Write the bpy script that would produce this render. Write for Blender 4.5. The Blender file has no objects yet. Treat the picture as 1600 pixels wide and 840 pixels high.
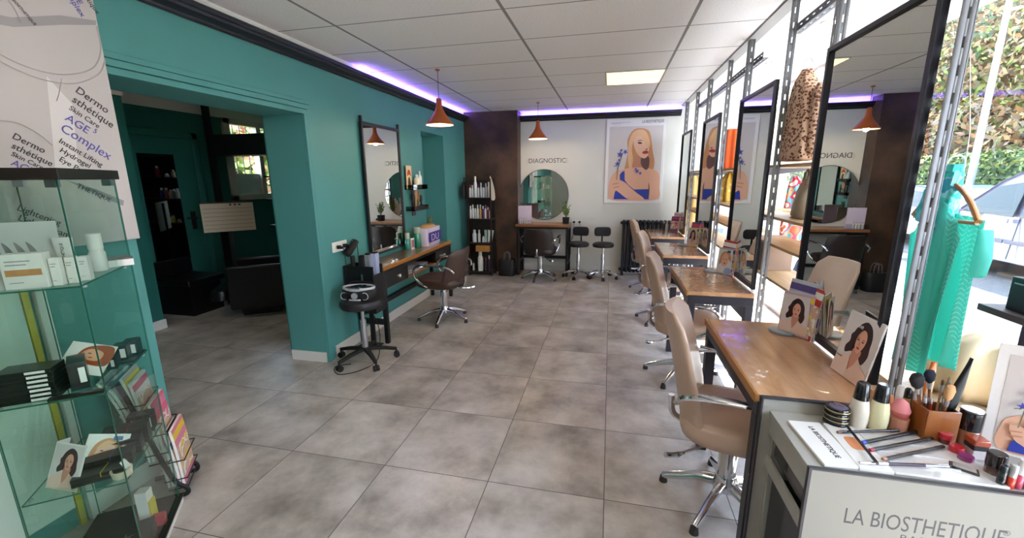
import bpy, bmesh, math, random
from mathutils import Vector, Matrix
random.seed(7)
SC = bpy.context.scene
COL = SC.collection

# ------------------------------------------------------------------ camera
YAW, PITCH, ROLL, CAM_H, F_PX = 0.227905, 0.213992, -0.0090647, 1.568, 656.15
cam_d = bpy.data.cameras.new('camera')
cam = bpy.data.objects.new('camera', cam_d)
COL.objects.link(cam)
fw = Vector((-math.sin(YAW) * math.cos(PITCH), math.cos(YAW) * math.cos(PITCH), -math.sin(PITCH)))
r0 = Vector((math.cos(YAW), math.sin(YAW), 0))
u0 = r0.cross(fw)
rr = r0 * math.cos(ROLL) + u0 * math.sin(ROLL)
uu = -r0 * math.sin(ROLL) + u0 * math.cos(ROLL)
cam.matrix_world = Matrix(((rr.x, uu.x, -fw.x, 0), (rr.y, uu.y, -fw.y, 0), (rr.z, uu.z, -fw.z, CAM_H), (0, 0, 0, 1)))
cam_d.sensor_width = 36
cam_d.lens = 36 * F_PX / 1600
cam_d.clip_start = 0.02
cam_d.clip_end = 200
SC.camera = cam

# ------------------------------------------------------------------ light and exposure
SC.view_settings.view_transform = 'Standard'
SC.view_settings.look = 'None'
SC.view_settings.gamma = 1
SC.view_settings.use_curve_mapping = False
SC.view_settings.exposure = 1.82
SC.cycles.use_denoising = True
SC.cycles.max_bounces = 10
SC.cycles.diffuse_bounces = 5
SC.cycles.glossy_bounces = 5
SC.cycles.transparent_max_bounces = 24
SC.cycles.sample_clamp_indirect = 6
SC.cycles.caustics_reflective = False
SC.cycles.caustics_refractive = False

SKY_STRENGTH = 4.7
SUN_ENERGY = 12.0
FILL_PANEL_POWER = 3.6      # emission of the unseen ceiling panels added as fill
SPOT_EMIT = 7.0
LED_EMIT = 22.0

w = bpy.data.worlds.new('sky'); SC.world = w; w.use_nodes = True
nt = w.node_tree; nt.nodes.clear()
o_ = nt.nodes.new('ShaderNodeOutputWorld'); b_ = nt.nodes.new('ShaderNodeBackground')
tc = nt.nodes.new('ShaderNodeTexCoord'); sp = nt.nodes.new('ShaderNodeSeparateXYZ'); cr = nt.nodes.new('ShaderNodeValToRGB')
nt.links.new(tc.outputs['Generated'], sp.inputs[0]); nt.links.new(sp.outputs['Z'], cr.inputs[0])
cr.color_ramp.elements[0].position = 0.0; cr.color_ramp.elements[0].color = (0.84, 0.89, 0.99, 1)
cr.color_ramp.elements[1].position = 0.7; cr.color_ramp.elements[1].color = (0.56, 0.70, 0.98, 1)
nt.links.new(cr.outputs[0], b_.inputs[0]); b_.inputs[1].default_value = SKY_STRENGTH
nt.links.new(b_.outputs[0], o_.inputs[0])

sun_d = bpy.data.lights.new('sun', 'SUN'); sun_d.energy = SUN_ENERGY; sun_d.angle = 0.012; sun_d.color = (1.0, 0.95, 0.90)
sun = bpy.data.objects.new('sun', sun_d); COL.objects.link(sun)
sun.rotation_euler = Vector((-0.46, -0.22, -0.86)).to_track_quat('-Z', 'Y').to_euler()

# ------------------------------------------------------------------ materials
def lin(h):
    h = h.lstrip('#'); v = [int(h[i:i + 2], 16) / 255 for i in (0, 2, 4)]
    return tuple(c / 12.92 if c <= 0.04045 else ((c + 0.055) / 1.055) ** 2.4 for c in v)
MC = {}
def mat(name, col, rough=0.5, metal=0.0, emit=0.0, noise=0.0, nscale=8.0, coat=0.0, bump=0.0, bscale=60.0, col2=None, spec=0.5, trans=0.0, stretch=None, sheen=0.0, ior=1.45):
    if name in MC: return MC[name]
    m = bpy.data.materials.new(name); m.use_nodes = True
    n = m.node_tree.nodes; l = m.node_tree.links
    b = n['Principled BSDF']
    c = lin(col) if isinstance(col, str) else col
    b.inputs['Base Color'].default_value = (*c, 1)
    b.inputs['Roughness'].default_value = rough
    b.inputs['Metallic'].default_value = metal
    b.inputs['Coat Weight'].default_value = coat
    b.inputs['Coat Roughness'].default_value = 0.06
    b.inputs['Specular IOR Level'].default_value = spec
    b.inputs['Transmission Weight'].default_value = trans
    b.inputs['IOR'].default_value = ior
    if emit:
        b.inputs['Emission Color'].default_value = (*c, 1); b.inputs['Emission Strength'].default_value = emit
    if noise or bump:
        t = n.new('ShaderNodeTexCoord'); mp = n.new('ShaderNodeMapping'); l.new(t.outputs['Object'], mp.inputs[0])
        if stretch: mp.inputs['Scale'].default_value = stretch
    if noise:
        tx = n.new('ShaderNodeTexNoise'); tx.inputs['Scale'].default_value = nscale; tx.inputs['Detail'].default_value = 5
        l.new(mp.outputs[0], tx.inputs['Vector'])
        rp = n.new('ShaderNodeValToRGB')
        c2 = (lin(col2) if isinstance(col2, str) else col2) if col2 else tuple(max(0, x * (1 - noise)) for x in c)
        rp.color_ramp.elements[0].position = 0.32; rp.color_ramp.elements[0].color = (*c2, 1)
        rp.color_ramp.elements[1].position = 0.68; rp.color_ramp.elements[1].color = (*c, 1)
        l.new(tx.outputs[0], rp.inputs[0]); l.new(rp.outputs[0], b.inputs['Base Color'])
    if bump:
        t2 = n.new('ShaderNodeTexNoise'); t2.inputs['Scale'].default_value = bscale; t2.inputs['Detail'].default_value = 3
        l.new(mp.outputs[0], t2.inputs['Vector'])
        bp = n.new('ShaderNodeBump'); bp.inputs['Strength'].default_value = bump; bp.inputs['Distance'].default_value = 0.01
        l.new(t2.outputs[0], bp.inputs['Height']); l.new(bp.outputs[0], b.inputs['Normal'])
        if coat: l.new(bp.outputs[0], b.inputs['Coat Normal'])
    MC[name] = m
    return m

def glass_mat(name, tint, refl=1.0, rough=0.0):
    """thin pane: fresnel mirror over a tinted see-through sheet"""
    if name in MC: return MC[name]
    m = bpy.data.materials.new(name); m.use_nodes = True; n = m.node_tree.nodes; l = m.node_tree.links; n.clear()
    o = n.new('ShaderNodeOutputMaterial'); mx = n.new('ShaderNodeMixShader'); tr = n.new('ShaderNodeBsdfTransparent'); gl = n.new('ShaderNodeBsdfGlossy')
    fr = n.new('ShaderNodeFresnel'); fr.inputs[0].default_value = 1.5
    ml = n.new('ShaderNodeMath'); ml.operation = 'MULTIPLY'; ml.inputs[1].default_value = refl; ml.use_clamp = True
    tr.inputs[0].default_value = (*lin(tint), 1); gl.inputs['Roughness'].default_value = rough
    ge = n.new('ShaderNodeNewGeometry'); fb = n.new('ShaderNodeMath'); fb.operation = 'SUBTRACT'; fb.inputs[0].default_value = 1.0; l.new(ge.outputs['Backfacing'], fb.inputs[1])
    m2 = n.new('ShaderNodeMath'); m2.operation = 'MULTIPLY'; l.new(ml.outputs[0], m2.inputs[0]); l.new(fb.outputs[0], m2.inputs[1])
    l.new(fr.outputs[0], ml.inputs[0]); l.new(m2.outputs[0], mx.inputs[0]); l.new(tr.outputs[0], mx.inputs[1]); l.new(gl.outputs[0], mx.inputs[2]); l.new(mx.outputs[0], o.inputs[0])
    MC[name] = m; return m

def mirror_mat(name='mirror_silver', col='E6ECEA'):
    return mat(name, col, 0.0, 1.0)

def floor_material():
    m = bpy.data.materials.new('stone_tile'); m.use_nodes = True; n = m.node_tree.nodes; l = m.node_tree.links
    b = n['Principled BSDF']
    t = n.new('ShaderNodeTexCoord'); mp = n.new('ShaderNodeMapping'); mp.inputs['Location'].default_value = (-0.029 / 0.6, -1.852 / 0.6, 0); mp.inputs['Scale'].default_value = (1 / 0.6, 1 / 0.6, 1)
    l.new(t.outputs['Object'], mp.inputs[0])
    s = n.new('ShaderNodeSeparateXYZ'); l.new(mp.outputs[0], s.inputs[0])
    def math_(op, a, bb=None):
        k = n.new('ShaderNodeMath'); k.operation = op
        for i, v in enumerate((a, bb)):
            if v is None: continue
            if isinstance(v, (int, float)): k.inputs[i].default_value = v
            else: l.new(v, k.inputs[i])
        return k.outputs[0]
    def edge(o):
        f = math_('FRACT', o); d = math_('SUBTRACT', f, 0.5); a = math_('ABSOLUTE', d); return math_('SUBTRACT', 0.5, a)
    ex = edge(s.outputs['X']); ey = edge(s.outputs['Y']); e = math_('MINIMUM', ex, ey)
    grout = math_('LESS_THAN', e, 0.0036)
    fl = n.new('ShaderNodeVectorMath'); fl.operation = 'FLOOR'; l.new(mp.outputs[0], fl.inputs[0])
    wn = n.new('ShaderNodeTexWhiteNoise'); wn.noise_dimensions = '3D'; l.new(fl.outputs[0], wn.inputs[0])
    off = n.new('ShaderNodeVectorMath'); off.operation = 'MULTIPLY_ADD'; l.new(wn.outputs['Color'], off.inputs[0]); off.inputs[1].default_value = (9, 9, 9); l.new(t.outputs['Object'], off.inputs[2])
    n1 = n.new('ShaderNodeTexNoise'); n1.inputs['Scale'].default_value = 3.2; n1.inputs['Detail'].default_value = 7; n1.inputs['Roughness'].default_value = 0.62; n1.inputs['Distortion'].default_value = 0.0; l.new(off.outputs[0], n1.inputs['Vector'])
    r1 = n.new('ShaderNodeValToRGB'); l.new(n1.outputs[0], r1.inputs[0])
    el = r1.color_ramp.elements; el[0].position = 0.30; el[0].color = (*lin('857C75'), 1); el[1].position = 0.72; el[1].color = (*lin('D3CAC4'), 1)
    k = el.new(0.5); k.color = (*lin('B2A8A1'), 1)
    # per tile shift
    hv = n.new('ShaderNodeHueSaturation'); l.new(r1.outputs[0], hv.inputs['Color'])
    v = math_('MULTIPLY_ADD', wn.outputs['Value'], 0.20); n_last = n.nodes if False else None
    v_node = v.node; v_node.inputs[2].default_value = 0.88
    l.new(v, hv.inputs['Value'])
    mx = n.new('ShaderNodeMixRGB'); l.new(grout, mx.inputs[0]); l.new(hv.outputs[0], mx.inputs[1]); mx.inputs[2].default_value = (*lin('4B4642'), 1)
    l.new(mx.outputs[0], b.inputs['Base Color'])
    n2 = n.new('ShaderNodeTexNoise'); n2.inputs['Scale'].default_value = 5; n2.inputs['Detail'].default_value = 4; l.new(t.outputs['Object'], n2.inputs['Vector'])
    r2 = n.new('ShaderNodeMapRange'); l.new(n2.outputs[0], r2.inputs[0]); r2.inputs[3].default_value = 0.26; r2.inputs[4].default_value = 0.46
    l.new(r2.outputs[0], b.inputs['Roughness'])
    bp = n.new('ShaderNodeBump'); bp.invert = True; bp.inputs['Strength'].default_value = 0.5; bp.inputs['Distance'].default_value = 0.002; l.new(grout, bp.inputs['Height']); l.new(bp.outputs[0], b.inputs['Normal'])
    return m

def ceiling_material():
    m = bpy.data.materials.new('ceiling_panel'); m.use_nodes = True; n = m.node_tree.nodes; l = m.node_tree.links
    b = n['Principled BSDF']; b.inputs['Roughness'].default_value = 0.9
    t = n.new('ShaderNodeTexCoord'); s = n.new('ShaderNodeSeparateXYZ'); l.new(t.outputs['Object'], s.inputs[0])
    def line(o, origin, pitch, half):
        a = n.new('ShaderNodeMath'); a.operation = 'SUBTRACT'; l.new(o, a.inputs[0]); a.inputs[1].default_value = origin - pitch * 20 - pitch / 2
        p = n.new('ShaderNodeMath'); p.operation = 'MODULO'; l.new(a.outputs[0], p.inputs[0]); p.inputs[1].default_value = pitch
        q = n.new('ShaderNodeMath'); q.operation = 'SUBTRACT'; l.new(p.outputs[0], q.inputs[0]); q.inputs[1].default_value = pitch / 2
        r = n.new('ShaderNodeMath'); r.operation = 'ABSOLUTE'; l.new(q.outputs[0], r.inputs[0])
        z = n.new('ShaderNodeMath'); z.operation = 'LESS_THAN'; l.new(r.outputs[0], z.inputs[0]); z.inputs[1].default_value = half
        return z.outputs[0]
    a = line(s.outputs['X'], -0.70, 1.19, 0.011); c = line(s.outputs['Y'], 2.83, 0.612, 0.006)
    mx = n.new('ShaderNodeMath'); mx.operation = 'MAXIMUM'; l.new(a, mx.inputs[0]); l.new(c, mx.inputs[1])
    tx = n.new('ShaderNodeTexNoise'); tx.inputs['Scale'].default_value = 90; tx.inputs['Detail'].default_value = 4; l.new(t.outputs['Object'], tx.inputs['Vector'])
    rp = n.new('ShaderNodeValToRGB'); rp.color_ramp.elements[0].position = 0.3; rp.color_ramp.elements[0].color = (*lin('E4DEDC'), 1); rp.color_ramp.elements[1].position = 0.6; rp.color_ramp.elements[1].color = (*lin('F0EAE8'), 1); l.new(tx.outputs[0], rp.inputs[0])
    mc = n.new('ShaderNodeMixRGB'); l.new(mx.outputs[0], mc.inputs[0]); l.new(rp.outputs[0], mc.inputs[1]); mc.inputs[2].default_value = (*lin('8B8583'), 1)
    l.new(mc.outputs[0], b.inputs['Base Color'])
    return m

def wood_mat(name, c1, c2, rough=0.35, coat=0.0, axis=1, bump=0.0):
    """planks with grain that runs along the given local axis"""
    if name in MC: return MC[name]
    m = bpy.data.materials.new(name); m.use_nodes = True; n = m.node_tree.nodes; l = m.node_tree.links
    b = n['Principled BSDF']; b.inputs['Roughness'].default_value = rough; b.inputs['Coat Weight'].default_value = coat; b.inputs['Coat Roughness'].default_value = 0.03
    t = n.new('ShaderNodeTexCoord'); mp = n.new('ShaderNodeMapping'); l.new(t.outputs['Object'], mp.inputs[0])
    sc = [14, 14, 14]; sc[axis] = 1.6; mp.inputs['Scale'].default_value = sc
    tx = n.new('ShaderNodeTexNoise'); tx.inputs['Scale'].default_value = 1.0; tx.inputs['Detail'].default_value = 6; tx.inputs['Distortion'].default_value = 0.8; l.new(mp.outputs[0], tx.inputs['Vector'])
    rp = n.new('ShaderNodeValToRGB'); rp.color_ramp.elements[0].position = 0.3; rp.color_ramp.elements[0].color = (*lin(c2), 1); rp.color_ramp.elements[1].position = 0.7; rp.color_ramp.elements[1].color = (*lin(c1), 1)
    l.new(tx.outputs[0], rp.inputs[0]); l.new(rp.outputs[0], b.inputs['Base Color'])
    if bump:
        t2 = n.new('ShaderNodeTexNoise'); t2.inputs['Scale'].default_value = 7; t2.inputs['Detail'].default_value = 2; t2.inputs['Distortion'].default_value = 1.5; l.new(t.outputs['Object'], t2.inputs['Vector'])
        bp = n.new('ShaderNodeBump'); bp.inputs['Strength'].default_value = bump; bp.inputs['Distance'].default_value = 0.02; l.new(t2.outputs[0], bp.inputs['Height'])
        l.new(bp.outputs[0], b.inputs['Coat Normal']); 
    MC[name] = m; return m

def spots_mat(name, base, spot, scale, lo=0.2, hi=0.32, kind='F1'):
    if name in MC: return MC[name]
    m = bpy.data.materials.new(name); m.use_nodes = True; n = m.node_tree.nodes; l = m.node_tree.links
    b = n['Principled BSDF']; b.inputs['Roughness'].default_value = 0.85
    t = n.new('ShaderNodeTexCoord'); v = n.new('ShaderNodeTexVoronoi'); v.inputs['Scale'].default_value = scale; l.new(t.outputs['Object'], v.inputs['Vector'])
    rp = n.new('ShaderNodeValToRGB'); e = rp.color_ramp.elements; e[0].position = lo; e[0].color = (*lin(spot), 1); e[1].position = hi; e[1].color = (*lin(base), 1)
    l.new(v.outputs['Distance'], rp.inputs[0]); l.new(rp.outputs[0], b.inputs['Base Color'])
    MC[name] = m; return m

def multi_mat(name, cols, scale=12, rough=0.8):
    if name in MC: return MC[name]
    m = bpy.data.materials.new(name); m.use_nodes = True; n = m.node_tree.nodes; l = m.node_tree.links
    b = n['Principled BSDF']; b.inputs['Roughness'].default_value = rough
    t = n.new('ShaderNodeTexCoord'); v = n.new('ShaderNodeTexNoise'); v.inputs['Scale'].default_value = scale; v.inputs['Detail'].default_value = 1.5; l.new(t.outputs['Object'], v.inputs['Vector'])
    rp = n.new('ShaderNodeValToRGB'); rp.color_ramp.interpolation = 'CONSTANT'; e = rp.color_ramp.elements
    for i, c in enumerate(cols):
        p = 0.3 + 0.4 * i / len(cols)
        k = e[i] if i < 2 else e.new(p)
        k.position = p if i else 0.0; k.color = (*lin(c), 1)
    l.new(v.outputs[0], rp.inputs[0]); l.new(rp.outputs[0], b.inputs['Base Color'])
    MC[name] = m; return m

# ------------------------------------------------------------------ mesh builder
class MB:
    def __init__(s): s.bm = bmesh.new()
    def _f(s, vs, m=0, smooth=True):
        try:
            f = s.bm.faces.new(vs); f.material_index = m; f.smooth = smooth; return f
        except ValueError: return None
    def box(s, c, d, m=0, rot=None, edge=None):
        """centre, full size; edge=(axis, index) gives the faces off that thin axis another slot"""
        hx, hy, hz = d[0] / 2, d[1] / 2, d[2] / 2
        co = [Vector((x, y, z)) for x in (-hx, hx) for y in (-hy, hy) for z in (-hz, hz)]
        if rot is not None: co = [rot @ v for v in co]
        v = [s.bm.verts.new(Vector(c) + k) for k in co]
        F = [((0, 1, 3, 2), 0), ((4, 6, 7, 5), 0), ((0, 4, 5, 1), 1), ((2, 3, 7, 6), 1), ((0, 2, 6, 4), 2), ((1, 5, 7, 3), 2)]
        for idx, ax in F:
            mi = m if edge is None or ax == edge[0] else edge[1]
            s._f([v[i] for i in idx], mi, False)
        return s
    def bx(s, x0, x1, y0, y1, z0, z1, m=0, edge=None):
        return s.box(((x0 + x1) / 2, (y0 + y1) / 2, (z0 + z1) / 2), (x1 - x0, y1 - y0, z1 - z0), m, None, edge)
    def loft(s, rings, m=0, caps=True, closed=True, smooth=True):
        V = [[s.bm.verts.new(Vector(p)) for p in r] for r in rings]
        n = len(V[0])
        for a, b in zip(V, V[1:]):
            for i in range(n if closed else n - 1):
                j = (i + 1) % n
                s._f([a[i], a[j], b[j], b[i]], m, smooth)
        if caps and closed:
            s._f(list(reversed(V[0])), m, smooth); s._f(V[-1], m, smooth)
        return s
    def cyl(s, p0, p1, r0, r1=None, n=16, m=0):
        r1 = r0 if r1 is None else r1
        p0, p1 = Vector(p0), Vector(p1); d = (p1 - p0).normalized()
        a = d.orthogonal().normalized(); b = d.cross(a)
        ring = lambda p, r: [p + (a * math.cos(2 * math.pi * i / n) + b * math.sin(2 * math.pi * i / n)) * r for i in range(n)]
        return s.loft([ring(p0, r0), ring(p1, r1)], m)
    def tube(s, pts, r, n=8, m=0, closed=False, flat=1.0):
        P = [Vector(p) for p in pts]; k = len(P); rings = []; a = None
        R = r if isinstance(r, (list, tuple)) else [r] * k
        for i in range(k):
            if closed: d = P[(i + 1) % k] - P[i - 1]
            else: d = P[min(i + 1, k - 1)] - P[max(i - 1, 0)]
            d.normalize()
            a = d.orthogonal().normalized() if a is None else (a - d * a.dot(d)).normalized()
            b = d.cross(a)
            rings.append([P[i] + (a * math.cos(2 * math.pi * j / n) + b * math.sin(2 * math.pi * j / n) * flat) * R[i] for j in range(n)])
        if closed: rings.append(rings[0])
        return s.loft(rings, m, caps=not closed)
    def lathe(s, prof, c=(0, 0, 0), n=24, m=0, caps=True, sx=1.0, sy=1.0):
        c = Vector(c)
        rings = [[c + Vector((math.cos(2 * math.pi * i / n) * r * sx, math.sin(2 * math.pi * i / n) * r * sy, z)) for i in range(n)] for r, z in prof]
        return s.loft(rings, m, caps)
    def ball(s, c, r, n=12, m=0):
        if isinstance(r, (int, float)): r = (r, r, r)
        c = Vector(c); rings = []
        for j in range(1, n // 2 + 2):
            t = math.pi * (j - 0.5) / (n // 2 + 1)
            rings.append([c + Vector((r[0] * math.sin(t) * math.cos(2 * math.pi * i / n), r[1] * math.sin(t) * math.sin(2 * math.pi * i / n), -r[2] * math.cos(t))) for i in range(n)])
        return s.loft(rings, m)
    def prism(s, pts, off, m=0, mside=None):
        """3-D outline pushed along off"""
        off = Vector(off); A = [s.bm.verts.new(Vector(p)) for p in pts]; B = [s.bm.verts.new(Vector(p) + off) for p in pts]
        s._f(list(reversed(A)), m, False); s._f(B, m, False); n = len(A)
        for i in range(n):
            j = (i + 1) % n; s._f([A[i], A[j], B[j], B[i]], m if mside is None else mside, False)
        return s
    def quad(s, a, b, c, d, m=0):
        s._f([s.bm.verts.new(Vector(p)) for p in (a, b, c, d)], m, False); return s
    def build(s, name, mats, parent=None, angle=40, bevel=0.0, loc=None, recalc=True):
        if recalc: bmesh.ops.recalc_face_normals(s.bm, faces=s.bm.faces)
        me = bpy.data.meshes.new(name); s.bm.to_mesh(me); s.bm.free()
        for mm in (mats if isinstance(mats, (list, tuple)) else [mats]): me.materials.append(mm)
        me.set_sharp_from_angle(angle=math.radians(angle))
        o = bpy.data.objects.new(name, me); COL.objects.link(o)
        if parent is not None: o.parent = parent
        if loc is not None: o.location = loc
        if bevel:
            b = o.modifiers.new('bevel', 'BEVEL'); b.width = bevel; b.segments = 2; b.limit_method = 'ANGLE'; b.angle_limit = math.radians(35)
            b.harden_normals = False
        return o

def tag(o, label=None, cat=None, group=None, kind=None):
    if label: o['label'] = label
    if cat: o['category'] = cat
    if group: o['group'] = group
    if kind: o['kind'] = kind
    return o
def thing(name, label, cat, loc=(0, 0, 0), rz=0.0, group=None):
    o = bpy.data.objects.new(name, None); COL.objects.link(o); o.empty_display_size = 0.1
    o.location = loc; o.rotation_euler = (0, 0, rz)
    return tag(o, label, cat, group)
def struct(name, mb, m, **k):
    return tag(mb.build(name, m, **k), kind='structure')
def copy_tree(o, label=None, loc=None, rz=None, parent=None):
    c = o.copy(); COL.objects.link(c)
    if parent is not None: c.parent = parent
    if label: c['label'] = label
    if loc is not None: c.location = loc
    if rz is not None: c.rotation_euler = (0, 0, rz)
    for ch in list(o.children): copy_tree(ch, parent=c)
    return c
def smooth_closed(pts, k=6):
    P = [Vector((p[0], p[1])) for p in pts]; n = len(P); out = []
    for i in range(n):
        a, b, c, d = P[i - 1], P[i], P[(i + 1) % n], P[(i + 2) % n]
        for j in range(k):
            t = j / k
            q = 0.5 * ((2 * b) + (c - a) * t + (2 * a - 5 * b + 4 * c - d) * t * t + (3 * b - a - 3 * c + d) * t ** 3)
            out.append((q.x, q.y))
    return out
def smooth_open(pts, k=6):
    P = [Vector(p) for p in pts]; n = len(P); out = []
    for i in range(n - 1):
        a, b, c, d = P[max(i - 1, 0)], P[i], P[i + 1], P[min(i + 2, n - 1)]
        for j in range(k):
            t = j / k
            out.append(0.5 * ((2 * b) + (c - a) * t + (2 * a - 5 * b + 4 * c - d) * t * t + (3 * b - a - 3 * c + d) * t ** 3))
    out.append(P[-1]); return out
def rring(cx, cy, hx, hy, z, e=4, n=24, tilt=None):
    out = []
    for i in range(n):
        a = 2 * math.pi * i / n; ca, sa = math.cos(a), math.sin(a)
        x = hx * math.copysign(abs(ca) ** (2 / e), ca); y = hy * math.copysign(abs(sa) ** (2 / e), sa)
        out.append(Vector((cx + x, cy + y, z)))
    return out
def text(body, size, m, parent, loc, rot=(math.pi / 2, 0, 0), sx=1.0, name='lettering', align='LEFT', ext=0.0006, sp=1.0):
    cu = bpy.data.curves.new(name, 'FONT'); cu.body = body; cu.size = size; cu.extrude = ext; cu.align_x = align; cu.space_character = sp; cu.resolution_u = 3
    t = bpy.data.objects.new(name, cu); COL.objects.link(t)
    dg = bpy.context.evaluated_depsgraph_get(); me = bpy.data.meshes.new_from_object(t.evaluated_get(dg))
    bpy.data.objects.remove(t); bpy.data.curves.remove(cu)
    me.materials.clear(); me.materials.append(m)
    o = bpy.data.objects.new(name, me); COL.objects.link(o); o.parent = parent; o.location = loc; o.rotation_euler = rot; o.scale = (sx, 1, 1)
    return o

# shared materials
BLACK = mat('black_metal', '17171A', 0.38)
BLACKM = mat('matte_black', '141416', 0.6)
CHROME = mat('polished_chrome', 'D8D8DC', 0.08, 1.0)
STEEL = mat('brushed_steel', 'B9BABF', 0.3, 1.0)
WHITE = mat('white_plastic', 'ECEAE6', 0.4)
PAPER = mat('white_paper', 'E9E6E3', 0.6)
INK = mat('dark_ink', '33333A', 0.6)
PURPLE = mat('violet_ink', '6C68B0', 0.6)
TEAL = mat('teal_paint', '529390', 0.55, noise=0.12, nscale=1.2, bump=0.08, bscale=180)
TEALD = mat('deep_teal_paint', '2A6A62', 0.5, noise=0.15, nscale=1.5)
WALLW = mat('white_wall_paint', 'DAD8D1', 0.7, noise=0.04, nscale=2)
PLAINW = mat('plain_white_paint', 'E8E5E1', 0.6)
SKIRT = mat('skirting_white', 'DCD8D2', 0.45)
GLASSP = glass_mat('clear_glass', 'F3FAF8', 1.0)
GREENG = glass_mat('green_tint_glass', 'F3FAF7', 1.1)
GEDGE = mat('green_glass_edge', '2E6A5C', 0.15, spec=0.8)
MIRROR = mirror_mat()
# ================================================================== THE SETTING
L = -2.36      # face of the teal wall
LB = -2.71     # its far face
BK = 7.05      # back wall
GX = 1.96      # shop window
FR = -3.2      # wall behind the camera
H = 2.60
FAR = -5.28    # far wall of the side room

struct('floor', MB().bx(FAR - 0.2, GX + 0.06, FR, BK + 0.2, -0.12, 0.0), floor_material())
struct('ceiling', MB().bx(L, 0.99, FR, BK, H, H + 0.05), ceiling_material())
struct('trim_bay', MB().bx(0.99, 1.075, FR, BK, H - 0.012, H + 0.12), mat('grey_edge_trim', '9C9894', 0.6))
struct('ceiling_bay', MB().bx(1.075, GX + 0.3, FR, BK, H + 0.004, H + 0.06), mat('bay_ceiling_white', 'EFECE8', 0.7))
# teal wall with the wide opening and the niche
wl = MB()
wl.bx(LB, L, FR, 1.65, 0, H); wl.bx(LB, L, 1.65, 2.98, 2.065, H); wl.bx(LB, L, 2.98, 5.14, 0, H)
wl.bx(LB, L, 5.14, 5.89, 2.155, H); wl.bx(LB, L, 5.89, BK, 0, H); wl.bx(LB, LB + 0.03, 5.14, 5.89, 0, 2.155)
struct('wall_left', wl, TEAL)
struct('wall_back', MB().bx(LB, GX + 0.3, BK, BK + 0.15, 0, H + 0.05), WALLW)
RUST = mat('brown_textured_plaster', '5A4234', 0.55, noise=0.5, nscale=3.2, col2='33251F', bump=0.3, bscale=25)
struct('wall_pillar', MB().bx(L, -1.47, 6.80, BK, 0, H), RUST)
struct('wall_front', MB().bx(LB, GX + 0.3, FR - 0.15, FR, 0, H + 0.05), WALLW)
struct('trim_opening', MB().bx(L, L + 0.030, 1.65, 3.012, 2.065, 2.097).bx(L, L + 0.010, 1.65, 3.02, 2.097, 2.105).bx(L, L + 0.024, 1.65, 3.052, 2.105, 2.137).bx(L, L + 0.006, 1.65, 3.06, 2.137, 2.143).bx(L, L + 0.014, 1.65, 3.085, 2.143, 2.172)
       .bx(L, L + 0.030, 2.98, 3.012, 0, 2.065).bx(L, L + 0.010, 3.012, 3.020, 0, 2.097).bx(L, L + 0.024, 3.020, 3.052, 0, 2.105).bx(L, L + 0.006, 3.052, 3.058, 0, 2.137).bx(L, L + 0.014, 3.058, 3.085, 0, 2.143), TEAL, bevel=0.002)
# cornices: a black moulding that stands off the wall
def cornice(name, p0, p1, inward):
    p0, p1, i = Vector(p0), Vector(p1), Vector(inward)
    prof = [(0, 2.455), (0.018, 2.452), (0.026, 2.460), (0.030, 2.470), (0.050, 2.478), (0.066, 2.490), (0.072, 2.504), (0.086, 2.508), (0.090, 2.532), (0.082, 2.538), (0.0, 2.534)]
    r = [[p + i * a + Vector((0, 0, z)) for a, z in prof] for p in (p0, p1)]
    return struct(name, MB().loft(r, 0), mat('black_gloss_moulding', '1D1E28', 0.3), angle=25)
cornice('trim_left', (L, FR, 0), (L, 6.80, 0), (1, 0, 0))
cornice('trim_back', (-1.47, BK, 0), (0.99, BK, 0), (0, -1, 0))
struct('trim_cove', MB().bx(L, L + 0.004, FR, 6.8, 2.534, H).bx(-1.47, 0.99, BK - 0.004, BK, 2.534, H), PLAINW)
struct('baseboard_left', MB().bx(L, L + 0.014, 3.10, 5.14, 0, 0.105).bx(L, L + 0.014, 5.89, 6.8, 0, 0.105).bx(L, L + 0.014, 1.24, 1.65, 0, 0.105)
       .bx(LB, L - 0.0, 2.966, 2.98, 0, 0.09), SKIRT, bevel=0.003)
struct('baseboard_back', MB().bx(-1.47, 0.99, BK - 0.014, BK, 0, 0.10), SKIRT, bevel=0.003)

# white framed glazed door beside the poster
d = MB(); d.bx(L, L + 0.03, 1.205, 1.24, 0, 2.1); d.bx(L, L + 0.03, 0.30, 0.40, 0, 2.1); d.bx(L, L + 0.03, 0.30, 1.24, 2.1, 2.18)
dd = tag(d.build('door_1', mat('white_door_frame', 'E4E3DE', 0.4), bevel=0.003), kind='structure')
MB().bx(L + 0.002, L + 0.012, 0.40, 1.165, 0.1, 2.1).build('door_panel', mat('pale_green_panel', 'CFDCD3', 0.25), dd)
MB().bx(L + 0.002, L + 0.018, 1.168, 1.190, 0.0, 2.1).build('seal_strip', mat('yellow_strip', 'C9B545', 0.5), dd)

# shop window
wf = MB()
for y in (FR, 0.40, 2.30, 4.80, 6.98): wf.bx(GX - 0.02, GX + 0.04, y - 0.03, y + 0.03, 0, H)
wf.bx(GX - 0.02, GX + 0.04, FR, BK, 0, 0.09); wf.bx(GX - 0.02, GX + 0.04, FR, BK, H - 0.03, H + 0.02)
win = struct('window_1', wf, mat('white_window_frame', 'E4E0E4', 0.4), bevel=0.004)
MB().bx(GX, GX + 0.008, FR, BK, 0.09, H - 0.03).build('window_pane', glass_mat('shop_glass', 'F6FAFA', 1.35), win)
struct('wall_right', MB().bx(GX, GX + 0.3, FR - 0.15, FR, 0, 2.9).bx(GX - .03, GX + 0.3, FR, -0.9, 0, 2.62).bx(GX - 0.03, GX + 0.3, FR - 0.15, BK + 0.15, H + 0.06, 3.0), PLAINW)  # solid stretch behind the camera added to cut window light on the counter

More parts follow.
